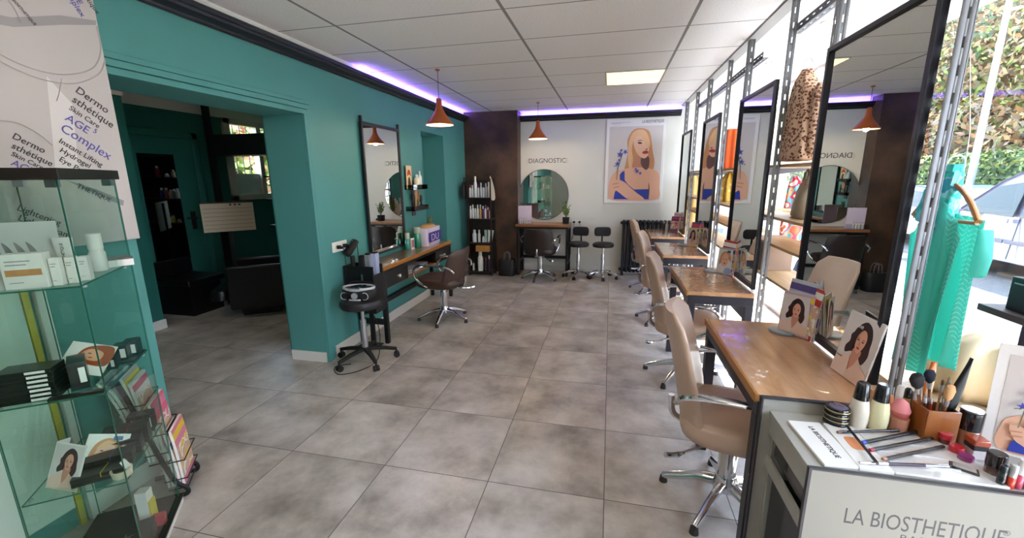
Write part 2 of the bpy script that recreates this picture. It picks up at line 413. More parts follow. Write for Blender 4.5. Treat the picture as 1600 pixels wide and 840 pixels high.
# side room behind the opening
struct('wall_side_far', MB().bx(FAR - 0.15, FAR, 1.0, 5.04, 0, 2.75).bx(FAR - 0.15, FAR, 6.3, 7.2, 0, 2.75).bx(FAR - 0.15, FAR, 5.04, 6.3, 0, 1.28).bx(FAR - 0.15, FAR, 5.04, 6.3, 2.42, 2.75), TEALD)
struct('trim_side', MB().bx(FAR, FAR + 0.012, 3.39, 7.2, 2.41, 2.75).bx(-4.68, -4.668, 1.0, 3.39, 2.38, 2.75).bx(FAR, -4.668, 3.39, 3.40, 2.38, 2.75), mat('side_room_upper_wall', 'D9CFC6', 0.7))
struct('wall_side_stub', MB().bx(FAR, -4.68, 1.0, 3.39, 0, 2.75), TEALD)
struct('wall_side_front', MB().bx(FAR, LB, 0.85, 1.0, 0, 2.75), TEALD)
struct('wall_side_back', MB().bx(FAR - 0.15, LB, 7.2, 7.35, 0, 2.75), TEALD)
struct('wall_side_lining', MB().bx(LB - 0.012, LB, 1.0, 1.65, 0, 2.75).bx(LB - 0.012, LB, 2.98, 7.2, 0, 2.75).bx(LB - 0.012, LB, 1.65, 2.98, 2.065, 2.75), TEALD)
struct('ceiling_side', MB().bx(FAR - 0.15, LB, 0.85, 7.35, 2.75, 2.82), PLAINW)
struct('baseboard_side', MB().bx(-4.68, -4.665, 1.0, 3.40, 0, 0.10).bx(FAR, FAR + 0.012, 4.6, 7.2, 0, 0.05), SKIRT)
w2 = struct('window_2', MB().bx(FAR - 0.08, FAR + 0.03, 5.04, 5.15, 1.28, 2.42).bx(FAR - 0.08, FAR + 0.03, 6.2, 6.3, 1.28, 2.42).bx(FAR - 0.08, FAR + 0.03, 5.04, 6.3, 1.28, 1.36)
       .bx(FAR - 0.08, FAR + 0.03, 5.04, 6.3, 2.34, 2.42).bx(FAR - 0.08, FAR + 0.02, 5.62, 5.70, 1.36, 2.34), mat('beige_window_frame', 'CDBFB4', 0.5), bevel=0.005)
MB().bx(FAR - 0.05, FAR - 0.04, 5.15, 6.2, 1.36, 2.34).build('window_pane', GLASSP, w2)
MB().bx(FAR - 0.038, FAR - 0.030, 5.15, 5.62, 1.36, 1.66).build('frosted_film', mat('frosted_film', 'DCE4E4', 0.6, trans=0.0), w2)
g = MB()
for k in range(9): g.cyl((FAR - 0.11, 5.2 + k * 0.12, 1.3), (FAR - 0.11, 5.2 + k * 0.12, 2.4), 0.007, n=6)
g.build('window_grille', BLACK, w2)
# panelled teal door with the tall dark mirror
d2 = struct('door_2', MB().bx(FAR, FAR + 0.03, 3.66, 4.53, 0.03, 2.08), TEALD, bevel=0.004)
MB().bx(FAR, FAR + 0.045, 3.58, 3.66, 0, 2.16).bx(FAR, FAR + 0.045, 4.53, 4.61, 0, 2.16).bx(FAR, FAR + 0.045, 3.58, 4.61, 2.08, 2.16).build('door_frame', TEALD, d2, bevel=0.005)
MB().bx(FAR + 0.03, FAR + 0.04, 3.84, 4.26, 0.46, 1.88).build('mirror_glass', mat('dark_mirror', '9AA3A0', 0.03, 1.0), d2)
MB().bx(FAR + 0.03, FAR + 0.042, 4.36, 4.42, 0.95, 1.18).build('handle_plate', BLACKM, d2, bevel=0.004)
MB().cyl((FAR + 0.04, 4.39, 1.1), (FAR + 0.09, 4.39, 1.1), 0.01).cyl((FAR + 0.085, 4.39, 1.1), (FAR + 0.085, 4.27, 1.1), 0.009).build('door_handle', BLACKM, d2)

# ------------------------------------------------------------------ outdoors
struct('ground_pavement', MB().bx(GX + 0.04, 3.9, -8, 22, -0.2, -0.10), mat('pale_paving', 'CBC8C4', 0.85, noise=0.12, nscale=3))
struct('ground_street', MB().bx(3.9, 9.0, -8, 40, -0.25, -0.16), mat('grey_asphalt', '4C4A48', 0.9, noise=0.2, nscale=6))
struct('ground_verge', MB().bx(9.0, 60, -20, 70, -0.3, -0.12), mat('verge_green', '545C34', 0.9, noise=0.4, nscale=2))
struct('ground_side_yard', MB().bx(-20, FAR - 0.2, -5, 25, -0.3, -0.12), mat('yard_green', '6F7A45', 0.9, noise=0.4, nscale=2))
struct('trim_kerb', MB().bx(3.82, 3.98, -8, 30, -0.2, -0.07), mat('kerb_stone', 'B9B3AA', 0.8), bevel=0.01)

def leaves(mb, n, fn, size, mats_n=1):
    for _ in range(n):
        c, nrm = fn()
        a = Vector((random.uniform(-1, 1), random.uniform(-1, 1), random.uniform(-1, 1))).normalized()
        b = a.cross((nrm + Vector((random.uniform(-.6, .6),) * 3))).normalized()
        s_ = size * random.uniform(0.6, 1.3)
        mb.quad(c - a * s_, c - b * s_ * 0.5, c + a * s_, c + b * s_ * 0.5, random.randrange(mats_n))
LG = [mat('leaf_green', '465C22', 0.6), mat('leaf_dark', '2C3E1A', 0.6), mat('leaf_yellow', '66702C', 0.6)]
LB_ = [mat('twig_brown', '6E583E', 0.8), mat('twig_rust', '7C5A36', 0.8), mat('leaf_olive', '56572A', 0.7), mat('twig_grey', '5E5244', 0.8)]
def hedge(y0, y1, x0, x1, z1):
    mb = MB(); ny, nz = int((y1 - y0) / 0.25), 8
    mb.bx(x0 + 0.12, x1, y0, y1, -0.15, z1 - 0.1, 1)
    def fn():
        if random.random() < 0.75: return Vector((x0 + random.uniform(-0.05, 0.15), random.uniform(y0, y1), random.uniform(-0.1, z1))), Vector((-1, 0, 0))
        return Vector((random.uniform(x0, x1), random.uniform(y0, y1), z1 + random.uniform(-0.1, 0.06))), Vector((0, 0, 1))
    leaves(mb, int((y1 - y0) * 750), fn, 0.07, 3)
    return mb
tag(hedge(9, 26, 9.3, 10.4, 2.05).build('clipped_hedge', LG, recalc=False), 'long clipped green hedge along the far side of the street', 'hedge')
# bank behind the hedge
def bank_z(x, y): return -0.1 + max(0, (x - 10.5)) * 1.05 + 0.5 * math.sin(y * 0.35) + 0.25 * math.sin(x * 1.3 + y * 0.8)
rings = [[Vector((10.5 + i * 1.2, -2 + j * 1.6, bank_z(10.5 + i * 1.2, -2 + j * 1.6))) for j in range(40)] for i in range(16)]
struct('ground_bank', MB().loft(rings, 0, caps=False, closed=False), mat('earth_bank', '7A6344', 0.9, noise=0.4, nscale=1.2, col2='4E4C2C'))
def shrub(c, r, n, mats, label, name, cat, grp):
    c = Vector(c); mb = MB()
    for k in range(5):
        a = random.uniform(0, 6.28); mb.tube([c, c + Vector((math.cos(a) * r[0] * .3, math.sin(a) * r[1] * .3, r[2] * 0.6)), c + Vector((math.cos(a) * r[0] * .6, math.sin(a) * r[1] * .6, r[2] * 1.4))], [0.06, 0.04, 0.015], 5)
    root = thing(name, label, cat, tuple(c), 0, grp)
    st = mb
    for v in st.bm.verts: v.co -= c
    st.build('branches', mat('bark', '6A5746', 0.9), root)
    lb = MB()
    def fn():
        d = Vector((random.gauss(0, 1), random.gauss(0, 1), random.gauss(0, 1))).normalized()
        q = random.uniform(0.55, 1.0)
        return Vector((d.x * r[0] * q, d.y * r[1] * q, r[2] * 1.05 + d.z * r[2] * q)), d
    leaves(lb, n, fn, 0.13, len(mats)); lb.build('foliage', mats, root, recalc=False)
    return root
SH = [((12.2, 15.5, 0.9), (1.5, 2.0, 1.3), LB_, 'brown twiggy shrub on the bank nearest the street lamp'), ((12.6, 19.5, 1.0), (1.6, 2.2, 1.6), LB_, 'brown bare shrub on the bank left of the lamp pole'),
      ((12.8, 23.5, 1.2), (1.7, 2.4, 1.9), LG[1:] + LB_[2:3], 'dark olive shrub at the far left end of the bank'), ((12.4, 12.2, 0.9), (1.3, 1.8, 1.4), LG[:1] + LB_[2:3] + LG[2:], 'yellow-green shrub above the van roof')]
for c, r, ms, lb in SH: shrub(c, r, 2600, ms, lb, 'bank_shrub', 'shrub', 'shrubs on the bank')
TR = [((14.5, 17.5, 2.4), (2.4, 2.8, 2.9), LB_ + LG[2:], 'tall rust-brown tree high on the bank above the hedge'), ((15.0, 23.0, 2.8), (2.6, 3.2, 3.4), LG[1:] + LB_[:2], 'tall mixed green and brown tree left of the lamp pole'),
      ((14.6, 13.0, 2.4), (2.3, 2.6, 2.9), LG + LB_[2:3], 'leafy green tree above the parked van'), ((17.5, 20.5, 4.0), (3.2, 4.0, 4.2), LB_ + LG[:2], 'highest tree at the back of the bank'), ((16.8, 28.5, 3.4), (3.2, 4.2, 4.2), LG[1:] + LB_[:1], 'wide dark tree at the far left of the bank')]
for c, r, ms, lb in TR: shrub(c, r, 5200, ms, lb, 'bank_tree', 'tree', 'trees on the bank')
shrub((-7.6, 7.4, -0.1), (1.1, 1.7, 1.5), 2600, [mat('leaf_bright', '6E8038', 0.6), LG[2], mat('blossom_orange', '9A5A40', 0.6)], 'bright green and orange bush outside the side room window', 'garden_bush', 'bush', None)

lp = thing('street_lamp', 'slim pale grey street lamp pole behind the parked cars', 'street lamp', (8.95, 13.3, -0.15))
MB().cyl((0, 0, 0), (0, 0, 0.3), 0.13, 0.11).cyl((0, 0, 0.3), (0, 0, 7.6), 0.085, 0.05).build('pole', mat('galvanised_pole', '868C98', 0.5), lp)
MB().tube(smooth_open([(0, 0, 7.5), (-0.3, 0, 7.9), (-1.1, 0, 8.05)]), 0.035).build('arm', mat('galvanised_pole', '868C98', 0.5), lp)
MB().box((-1.35, 0, 8.03), (0.6, 0.2, 0.1)).build('lamp_head', mat('lamp_head_grey', '8E9299', 0.5), lp, bevel=0.02)

def van(root, paint, Lb=4.3, win_top=1.55, roof=1.78, W=1.7, boxy=True):
    """side profile in local Y (front at +Y), pushed through the width along +X; near side at x=0"""
    if boxy: prof = [(2.12, .30), (2.15, .62), (2.05, .86), (1.35, 1.02), (.62, 1.60), (.30, roof - .02), (-.4, roof), (-1.9, roof - .02), (-2.10, 1.55), (-2.15, .95), (-2.15, .30)]
    else: prof = [(2.12, .30), (2.15, .60), (2.0, .78), (1.2, .92), (.55, 1.30), (.10, roof - .02), (-.5, roof), (-1.5, roof - .06), (-2.05, 1.02), (-2.15, .92), (-2.15, .30)]
    pr = [(y, z) for y, z in prof]
    rings = []
    for x, ins in ((0.07, .10), (0.0, 0.0), (W, 0.0), (W - .07, .10)):
        r = []
        for y, z in pr:
            xx = x
            if z > 1.0: xx = x + (0.16 if x < W / 2 else -0.16) * (z - 1.0) / 0.8
            r.append(Vector((xx, y * (1 - ins * .15), .30 + (z - .30) * (1 - ins * .08))))
        rings.append(r)
    MB().loft(rings, 0).build('body', paint, root, angle=30, bevel=0.02)
    gm = mat('car_glass', '2E383C', 0.35, spec=0.2); tyre = mat('tyre_rubber', '232327', 0.8)
    def side(poly, name, m, dx=-0.006, th=0.02):
        P = [Vector((0.16 * max(0, z - 1.0) / 0.8 + dx, y, z)) for y, z in poly]
        MB().prism(P, (th, 0, 0)).build(name, m, root, bevel=0.006)
    if boxy:
        side([(1.15, 1.06), (.58, 1.52), (.10, 1.60), (.10, 1.03)], 'front_side_window', gm); side([(-.02, 1.03), (-.02, 1.60), (-1.05, 1.60), (-1.10, 1.03)], 'rear_side_window', gm)
        side([(.16, .60), (.16, .66), (2.08, .66), (2.10, .60)], 'rub_strip', mat('strip_grey', '4A464E', 0.6), -0.02); side([(-1.2, .60), (-1.2, .66), (.12, .66), (.12, .60)], 'rub_strip', mat('strip_grey', '4A464E', 0.6), -0.02)
        side([(.28, .93), (.28, 1.00), (.14, 1.00), (.14, .93)], 'door_handle', mat('handle_grey', '77757F', 0.5), -0.03, .03)
        side([(.055, .35), (.055, 1.6), (.045, 1.6), (.045, .35)], 'door_gap', mat('gap_dark', '55535B', 0.7), -0.004)
    else:
        side([(.95, .96), (.45, 1.26), (-.30, 1.34), (-.30, .95)], 'front_side_window', gm); side([(-.38, .95), (-.38, 1.34), (-1.35, 1.28), (-1.6, .98)], 'rear_side_window', gm)
    MB().prism([Vector((.12, 1.38 if boxy else 1.18, 1.02 if boxy else .94)), Vector((W - .12, 1.38 if boxy else 1.18, 1.02 if boxy else .94)), Vector((W - .2, .66 if boxy else .15, 1.60 if boxy else roof - .05)), Vector((.2, .66 if boxy else .15, 1.60 if boxy else roof - .05))], (0, .02, .015)).build('windscreen', gm, root)
    for y in (1.35, -1.35):
        for x in (0.08, W - .08):
            wh = MB().cyl((x - .1, y, .31), (x + .1, y, .31), .31, n=24).build('wheel', tyre, root, bevel=0.02)
            MB().cyl((x - .115, y, .31), (x + .115, y, .31), .17, n=16).build('wheel_rim', mat('rim_silver', 'A9ABB2', .4, .6), wh)
    MB().box((-0.10, 1.15, 1.05), (.16, .08, .13)).build('wing_mirror', paint, root, bevel=0.02)
vn = thing('parked_van', 'silvery lilac delivery van parked across from the shop window', 'van', (6.35, 8.35, -0.16)); van(vn, mat('van_paint', '6A6878', 0.3, coat=0.5))
ca = thing('parked_car', 'pale blue car parked beyond the front of the van', 'car', (7.1, 12.9, -0.16)); van(ca, mat('car_paint', '465C86', 0.3, coat=0.5), roof=1.46, boxy=False)
br = thing('bicycle_barrier', 'curved purple-grey metal barrier on the sunlit pavement outside', 'barrier', (2.45, 5.9, -0.1))
MB().cyl((0, 0, 0), (0, 0, .02), .07).tube(smooth_open([(0, 0, 0), (0, 0, .42), (0, .06, .56), (0, .2, .62)]), .022).tube(smooth_open([(0, -.35, .80), (0, .05, .52), (0, .4, .34), (0, .75, .40), (0, 1.1, .78)]), .02).cyl((0, 1.1, 0), (0, 1.1, .80), .022).build('rail', mat('barrier_paint', '6C6480', .5), br)
# ================================================================== FURNITURE
# ---- wall window-side stations
def slotted_flange(mb, o, u, length, wid=0.042, pitch=0.08, sl=0.032, sw=0.007, off=0.02, up=Vector((0, 0, 1))):
    """perforated steel strip: o = corner, u = direction of the width"""
    o = Vector(o); u = Vector(u); a, b = wid / 2 - sw / 2, wid / 2 + sw / 2
    def q(x0, x1, z0, z1): mb.quad(o + u * x0 + up * z0, o + u * x1 + up * z0, o + u * x1 + up * z1, o + u * x0 + up * z1)
    q(0, a, 0, length); q(b, wid, 0, length); z = 0
    n = int((length - off) / pitch); q(a, b, 0, off)
    for k in range(n):
        z = off + k * pitch; q(a, b, z + sl, z + pitch)
    q(a, b, off + n * pitch, length)
POSTM = mat('grey_slotted_steel', '7C7C80', 0.5, 0.1)
POSTM2 = mat('bar_slotted_steel', '6A6A70', 0.45, 0.4)
def post(x, y, label, near=False):
    t = thing('slotted_post', label, 'shelving post', (x, y, 0), 0, 'slotted steel posts of the window shelving')
    m = MB(); slotted_flange(m, (0, 0, 0), (1, 0, 0), H); o = m.build('front_flange', POSTM, t); s = o.modifiers.new('thick', 'SOLIDIFY'); s.thickness = 0.002
    m = MB(); slotted_flange(m, (0.040 if near else 0, 0, 0), (0, 1, 0), H); o = m.build('side_flange', POSTM, t); s = o.modifiers.new('thick', 'SOLIDIFY'); s.thickness = 0.002
    return t
STATIONS = [(1.655, 2.44), (3.045, 3.845), (4.455, 5.235), (5.95, 6.69)]
names = ['nearest mirror, by the makeup counter', 'second mirror from the makeup counter', 'third mirror from the makeup counter', 'farthest mirror, near the radiator']
for i, (a, b) in enumerate(STATIONS):
    post(1.0, a, 'perforated grey steel post at the near edge of the ' + names[i], True)
    post(1.0, b, 'perforated grey steel post at the far edge of the ' + names[i])
def hbar(y0, y1, lab):
    t = thing('slotted_bar', lab, 'steel bar', (1.05, y0, 2.41), 0, None)
    m = MB(); slotted_flange(m, (0, 0, 0), (0, 0, 1), y1 - y0, up=Vector((0, 1, 0))); o = m.build('upright_flange', POSTM2, t); s = o.modifiers.new('thick', 'SOLIDIFY'); s.thickness = .002
    m = MB(); slotted_flange(m, (0, 0, 0), (1, 0, 0), y1 - y0, up=Vector((0, 1, 0))); o = m.build('flat_flange', POSTM2, t); s = o.modifiers.new('thick', 'SOLIDIFY'); s.thickness = .002
hbar(0.9, 3.13, 'horizontal perforated steel bar near the ceiling above the leopard print coat')
hbar(3.66, 6.0, 'horizontal perforated steel bar near the ceiling above the three far mirrors')

TT = wood_mat('varnished_tabletop', 'CDA07A', 'A87A54', 0.25, 1.0, 1, 0.22)
TEDGE = wood_mat('table_edge_wood', 'B47C3F', '96602C', 0.4, 0.0, 1)
DKF = mat('dark_blue_grey_frame', '2B2B36', 0.4, 0.1)
def mirror_station(i, a, b):
    w_ = b - a - 0.05; z0, z1 = 0.80, 2.15
    t = thing('station_mirror', ['tall black-framed mirror nearest the makeup counter, woman on a booklet below it', 'tall framed mirror between the leopard print coat and the orange bag', 'tall framed mirror showing the woman of the wall poster', 'narrow-looking tall mirror at the far end, by the radiator'][i], 'mirror', (0.998, (a + b) / 2 + 0.022, 0), -math.pi / 2, 'tall mirrors of the window stations')
    f = MB(); hw = w_ / 2
    f.bx(-hw, -hw + .022, -.026, 0, z0, z1).bx(hw - .022, hw, -.026, 0, z0, z1).bx(-hw + .022, hw - .022, -.026, 0, z1 - .022, z1).bx(-hw + .022, hw - .022, -.026, 0, z0, z0 + .03)
    f.build('mirror_frame', mat('frame_black', '1E1E28', 0.35), t, bevel=0.002)
    MB().bx(-hw + .02, hw - .02, -.012, -.008, z0 + .02, z1 - .01).build('mirror_glass', MIRROR, t)
    MB().bx(-hw + .02, hw - .02, -.007, -.001, z0 + .01, z1 - .01).build('backing_board', mat('grey_board', '6F7076', .7), t)
    return t
def station_table(i, yc, ln=0.86):
    t = thing('styling_table', ['varnished wood styling table with metal frame, nearest the makeup counter', 'varnished wood styling table below the second mirror, booklets fanned at its far end', 'styling table below the third mirror with a round dark coaster', 'farthest styling table, in front of the black radiator'][i], 'table', (0.0, yc, 0), 0, 'styling tables along the window')
    h = ln / 2; x0, x1 = 0.555, 0.972
    MB().bx(x0, x1, -h, h, 0.762, 0.79).build('tabletop', [TT], t, bevel=0.002)
    MB().bx(x0 - .012, x0, -h, h, 0.757, 0.792).build('edge_strip', TEDGE, t, bevel=0.002)
    m = MB()
    for s in (-1, 1): m.bx(x0, x1, s * h - s * 0.05 if s > 0 else -h, s * h if s > 0 else -h + .05, 0.70, 0.761)
    m.bx(x0, x0 + .05, -h + .05, h - .05, 0.70, 0.761); m.bx(x1 - .05, x1, -h + .05, h - .05, .70, .761)
    m.build('frame_rails', DKF, t, bevel=0.002)
    for xx in (x0, x1 - .05):
        for s in (-1, 1):
            MB().bx(xx, xx + .05, s * (h - .05) if s > 0 else -h, h if s > 0 else -h + .05, 0, 0.70).build('leg', DKF, t, bevel=0.002)
    m = MB().bx(x1 - .045, x1 - .005, -h + .05, h - .05, 0.10, 0.14); m.build('stretcher', DKF, t)
    return t
TY = [1.99, 3.44, 4.85, 6.23]
for i, (a, b) in enumerate(STATIONS): mirror_station(i, a, b); station_table(i, TY[i])

# ---- styling chair
def chair_parts(root, lm, bh=.55, bw=.225):
    # seat cushion
    rg = []
    for z, k in ((0.40, .86), (0.415, .97), (0.45, 1.0), (0.49, .99), (0.505, .93), (0.512, .75), (.513, .4)):
        rg.append([Vector((p.x * k + .02, p.y * k, z + 0.02 * max(0, (p.x - .1)) * 0)) for p in rring(0, 0, .25, .245, z, 3.2, 28)])
    MB().loft(rg, 0).build('seat', lm, root, angle=60)
    # back: thin curved shell leaning back
    rg = []
    N = 11
    for k in range(N):
        v = k / (N - 1); z = 0.43 + bh * v
        x = -0.20 - 0.115 * (bh / .55) * v ** 1.25; hw = bw * (1 - 0.10 * v) ; th = 0.034 - 0.006 * v
        if v > .85: q = (v - .85) / .15; hw *= math.sqrt(max(0.0, 1 - .42 * q * q)); th *= 1 - .45 * q * q
        if v < .12: q = 1 - v / .12; hw *= 1 - .15 * q; th *= 1 - .3 * q
        r = rring(0, 0, th, hw, 0, 3.0, 28)
        rg.append([Vector((x + p.x + 1.5 * p.y * p.y, p.y, z)) for p in r])
    MB().loft(rg, 0).build('backrest', lm, root, angle=60)
    MB().tube(smooth_open([(-0.10, 0, .395), (-.20, 0, .395), (-.262, 0, .43), (-.272, 0, .52)]), .016, 8, flat=1).bx(-.16, .16, -.05, .05, .375, .402).build('back_bracket', CHROME, root)
    for s in (-1, 1):
        p = smooth_open([(-.245, s * .225, .60), (-.20, s * .268, .655), (-.05, s * .282, .675), (.12, s * .280, .665), (.20, s * .272, .62), (.19, s * .262, .52), (.10, s * .24, .44), (.02, s * .20, .405)], 5)
        a = MB().tube(p, .0125, 8, flat=1.0).build('armrest', CHROME, root)
        MB().loft([[Vector((-.16 + .34 * k / 6, s * .281 + q.y, .683 + q.x * .6)) for q in rring(0, 0, .009, .019 * (1 if 0 < k < 6 else .5), 0, 2.5, 12)] for k in range(7)], 0).build('arm_pad', mat('arm_metal', 'A9A8AC', .22, 1.0), a)
    MB().cyl((0, 0, .10), (0, 0, .33), .042, n=24).cyl((0, 0, .33), (0, 0, .385), .028, n=20).lathe([(.055, .085), (.058, .115), (.043, .16)]).build('column', CHROME, root)
    MB().box((0, 0, .385), (.2, .16, .018)).build('seat_plate', mat('plate_cream', 'C9C1B4', .5), root, bevel=.004)
    MB().tube(smooth_open([(0, -.03, .355), (-.10, -.10, .35), (-.22, -.20, .335), (-.27, -.24, .345)]), [.008] * 12 + [.013] * 7, 8).build('pump_lever', CHROME, root)
    b = MB()
    for k in range(5):
        a = 2 * math.pi * k / 5 + 3.0
        d = Vector((math.cos(a), math.sin(a), 0))
        pts = [d * .03 + Vector((0, 0, .115)), d * .12 + Vector((0, 0, .10)), d * .22 + Vector((0, 0, .062)), d * .29 + Vector((0, 0, .035))]
        pp = smooth_open(pts, 4); arm = MB().tube(pp, [.031 - .014 * i / (len(pp) - 1) for i in range(len(pp))], 10, flat=.72).build('base_arm', CHROME, root)
        MB().cyl(d * .285 + Vector((0, 0, 0)), d * .285 + Vector((0, 0, .03)), .021, .017).build('foot', mat('foot_rubber', '3A3638', .6), arm)
CREAM = mat('cream_leather', 'BFA28F', 0.38, noise=0.08, nscale=5, bump=0.06, bscale=160, coat=0.15)
BROWN = mat('brown_leather', '4A352E', 0.36, noise=0.12, nscale=5, bump=0.06, bscale=160, coat=0.1)
DKBR = mat('black_brown_leather', '2A2021', 0.38, bump=0.06, bscale=160, coat=0.1)
c0 = thing('salon_chair', 'cream leather salon chair nearest the camera, at the first window table', 'salon chair', (0.60, 1.96, 0), -0.20, 'cream salon chairs along the window tables')
chair_parts(c0, CREAM)
copy_tree(c0, 'cream leather salon chair at the second window table', (0.615, 3.33, 0), -0.17)
copy_tree(c0, 'cream leather salon chair at the third window table', (0.615, 4.70, 0), -0.24)
copy_tree(c0, 'cream leather salon chair at the farthest window table, before the radiator', (0.61, 6.05, 0), -0.12)
cb = thing('salon_chair', 'brown leather salon chair at the teal wall table', 'salon chair', (-1.78, 4.27, 0), math.pi - 0.10); chair_parts(cb, BROWN, .40, .25)
cd = thing('salon_chair', 'dark brown salon chair seen from behind below the round mirror', 'salon chair', (-1.03, 6.42, 0), math.pi / 2 - .04); chair_parts(cd, DKBR, .38, .25)

# ---- stools
def stool_base(root, arm_m, zc, r=.25, col_m=CHROME, wheel=True, n=5, a0=.3, arm_z=.085):
    MB().cyl((0, 0, arm_z), (0, 0, zc - .12), .026).cyl((0, 0, zc - .12), (0, 0, zc), .015).build('column', col_m, root)
    for k in range(n):
        a = 2 * math.pi * k / n + a0; d = Vector((math.cos(a), math.sin(a), 0)); t = Vector((-d.y, d.x, 0))
        pts = [d * .02 + Vector((0, 0, arm_z + .03)), d * r * .6 + Vector((0, 0, arm_z + .012)), d * r + Vector((0, 0, arm_z - .012))]
        rr_ = [[p + t * .022 * (1 - .25 * i) * u + Vector((0, 0, .014 * v_)) for u, v_ in ((-1, -1), (1, -1), (1, 1), (-1, 1))] for i, p in enumerate(pts)]
        arm = MB().loft(rr_, 0, smooth=False).build('base_arm', arm_m, root, bevel=.004)
        c = d * (r - .005)
        MB().cyl(c - t * .022 + Vector((0, 0, .027)), c - t * .004 + Vector((0, 0, .027)), .026, n=14).cyl(c + t * .004 + Vector((0, 0, .027)), c + t * .022 + Vector((0, 0, .027)), .026, n=14).cyl(c + Vector((0, 0, .04)), c + Vector((0, 0, arm_z - .02)), .008, n=8).build('caster', BLACKM, arm)
BSEAT = mat('black_vinyl', '222126', 0.42)
rs = thing('rolling_stool', 'black round rolling stool that carries the radio', 'stool', (-2.04, 3.075, 0), 0)
MB().lathe([(.14, .50), (.17, .505), (.178, .525), (.178, .550), (.168, .566), (.13, .572), (.0, .573)], n=32).build('seat', BSEAT, rs)
stool_base(rs, BLACKM, .505, .265, mat('stool_column_grey', 'B7B8BD', .3, .8), a0=.55, arm_z=.09)
def back_stool(x, y, rz, lab):
    t = thing('rolling_stool', lab, 'stool', (x, y, 0), rz, 'two black rolling stools with backrests by the back wall')
    MB().lathe([(.12, .50), (.155, .505), (.165, .525), (.163, .552), (.14, .566), (.0, .57)], n=28).build('seat', BSEAT, t)
    rg = [[Vector((p.x, .165 + p.y + (p.x ** 2) * -1.2, .72 + z)) for p in rring(0, 0, .13 * k, .022, 0, 2.6, 24)] for z, k in ((-.07, .75), (-.055, .93), (-.02, 1), (.03, 1), (.06, .9), (.072, .7))]
    MB().loft(rg, 0).build('backrest', BSEAT, t)
    MB().tube(smooth_open([(0, .03, .495), (0, .14, .50), (0, .185, .54), (0, .185, .70)]), .012, 8).build('back_bar', BLACKM, t)
    stool_base(t, CHROME, .505, .235, CHROME, a0=.9)
    return t
back_stool(-0.455, 6.62, -.15, 'black rolling stool with backrest, next to the diagnostic table'); back_stool(-0.075, 6.62, .12, 'black rolling stool with backrest, next to the radiator')

# ---- cast iron radiator
rd = thing('radiator', 'black cast iron column radiator against the back wall', 'radiator', (0.20, 6.93, 0))
RB = mat('radiator_black', '1A1B24', 0.4)
for k in range(13):
    x = .035 + k * .062
    MB().loft([[Vector((x + p.x, p.y, z)) for p in rring(0, 0, .026 * kx, .075 * ky, 0, 3, 14)] for z, kx, ky in ((.05, .6, .5), (.075, 1.25, 1), (.11, 1.0, 1), (.14, .88, .95), (.78, .88, .95), (.82, 1.0, 1), (.87, 1.3, 1.05), (.895, .7, .6))], 0).build('radiator_column', RB, rd)
MB().cyl((-.02, 0, .10), (.86, 0, .10), .022).cyl((-.02, 0, .85), (.86, 0, .85), .022).build('header_pipes', RB, rd)
for x in (.035, .78): MB().bx(x - .02, x + .02, -.05, .05, 0, .06).build('foot', RB, rd, bevel=.004)

# ---- long table on the teal wall
HONEY = wood_mat('honey_edge', 'B87A34', '925A22', .4, 0, 1)
lt = thing('wall_table', 'narrow wooden wall table with black metal frame and drawers on the teal wall', 'table', (L, 3.47, 0))
W0, W1, LEN, TZ = .015, .325, 1.74, .757
MB().bx(W0, W1 - .02, 0, LEN, TZ - .03, TZ).build('tabletop', wood_mat('lacquered_top', '8E6B4C', '5E4432', .3, 1.0, 1, .08), lt, bevel=.002)
MB().bx(W1 - .02, W1, 0, LEN, TZ - .034, TZ + .002).build('edge_strip', HONEY, lt, bevel=.002)
for x in (W0, W1 - .045):
    for y in (0, LEN - .04): MB().bx(x, x + .04, y, y + .04, 0, TZ - .034).build('leg', BLACK, lt, bevel=.002)
m = MB()
for y in (0, LEN - .04): m.bx(W0 + .04, W1 - .045, y, y + .04, .19, .24)
m.bx(W0, W0 + .04, .04, LEN - .04, .26, .31); m.bx(W1 - .045, W1 - .005, .04, LEN - .04, TZ - .065, TZ - .034)
m.build('frame_rails', BLACK, lt, bevel=.002)
def drawer(y0, y1):
    dr = MB().bx(W0 + .03, W1 - .012, y0, y1, .54, .69).build('drawer', mat('black_drawer', '1B1A1D', .5), lt, bevel=.003)
    MB().lathe([(.006, 0), (.008, .012), (.016, .022), (.016, .032), (.0, .036)], n=14).build('knob', mat('china_knob', 'E8E4DD', .2), dr, loc=(W1 - .012, (y0 + y1) / 2, .62)).rotation_euler = (0, math.pi / 2, 0)
drawer(.05, .50); drawer(1.24, 1.69)
MB().bx(W0 + .03, W1 - .012, .50, 1.24, .54, .556).bx(W0 + .02, W0 + .03, .05, 1.69, .54, .69).build('open_shelf', HONEY, lt)
for k, (c, y) in enumerate((('D9D7D3', .60), ('BEBAC4', .86))):
    mg = thing('magazine_stack', ['flat stack of pale magazines on the near part of the table shelf', 'flat stack of grey magazines deeper along the table shelf'][k], 'magazines', (L + .19, 3.47 + y, .556), .1 * k, 'magazines on the wall table shelf')
    for j in range(4): MB().box((0, .1, .006 + j * .011), (.2, .25, .009)).build('magazine', mat('mag_' + c + str(j % 2), c if j % 2 else '8E8AA0', .4), mg)

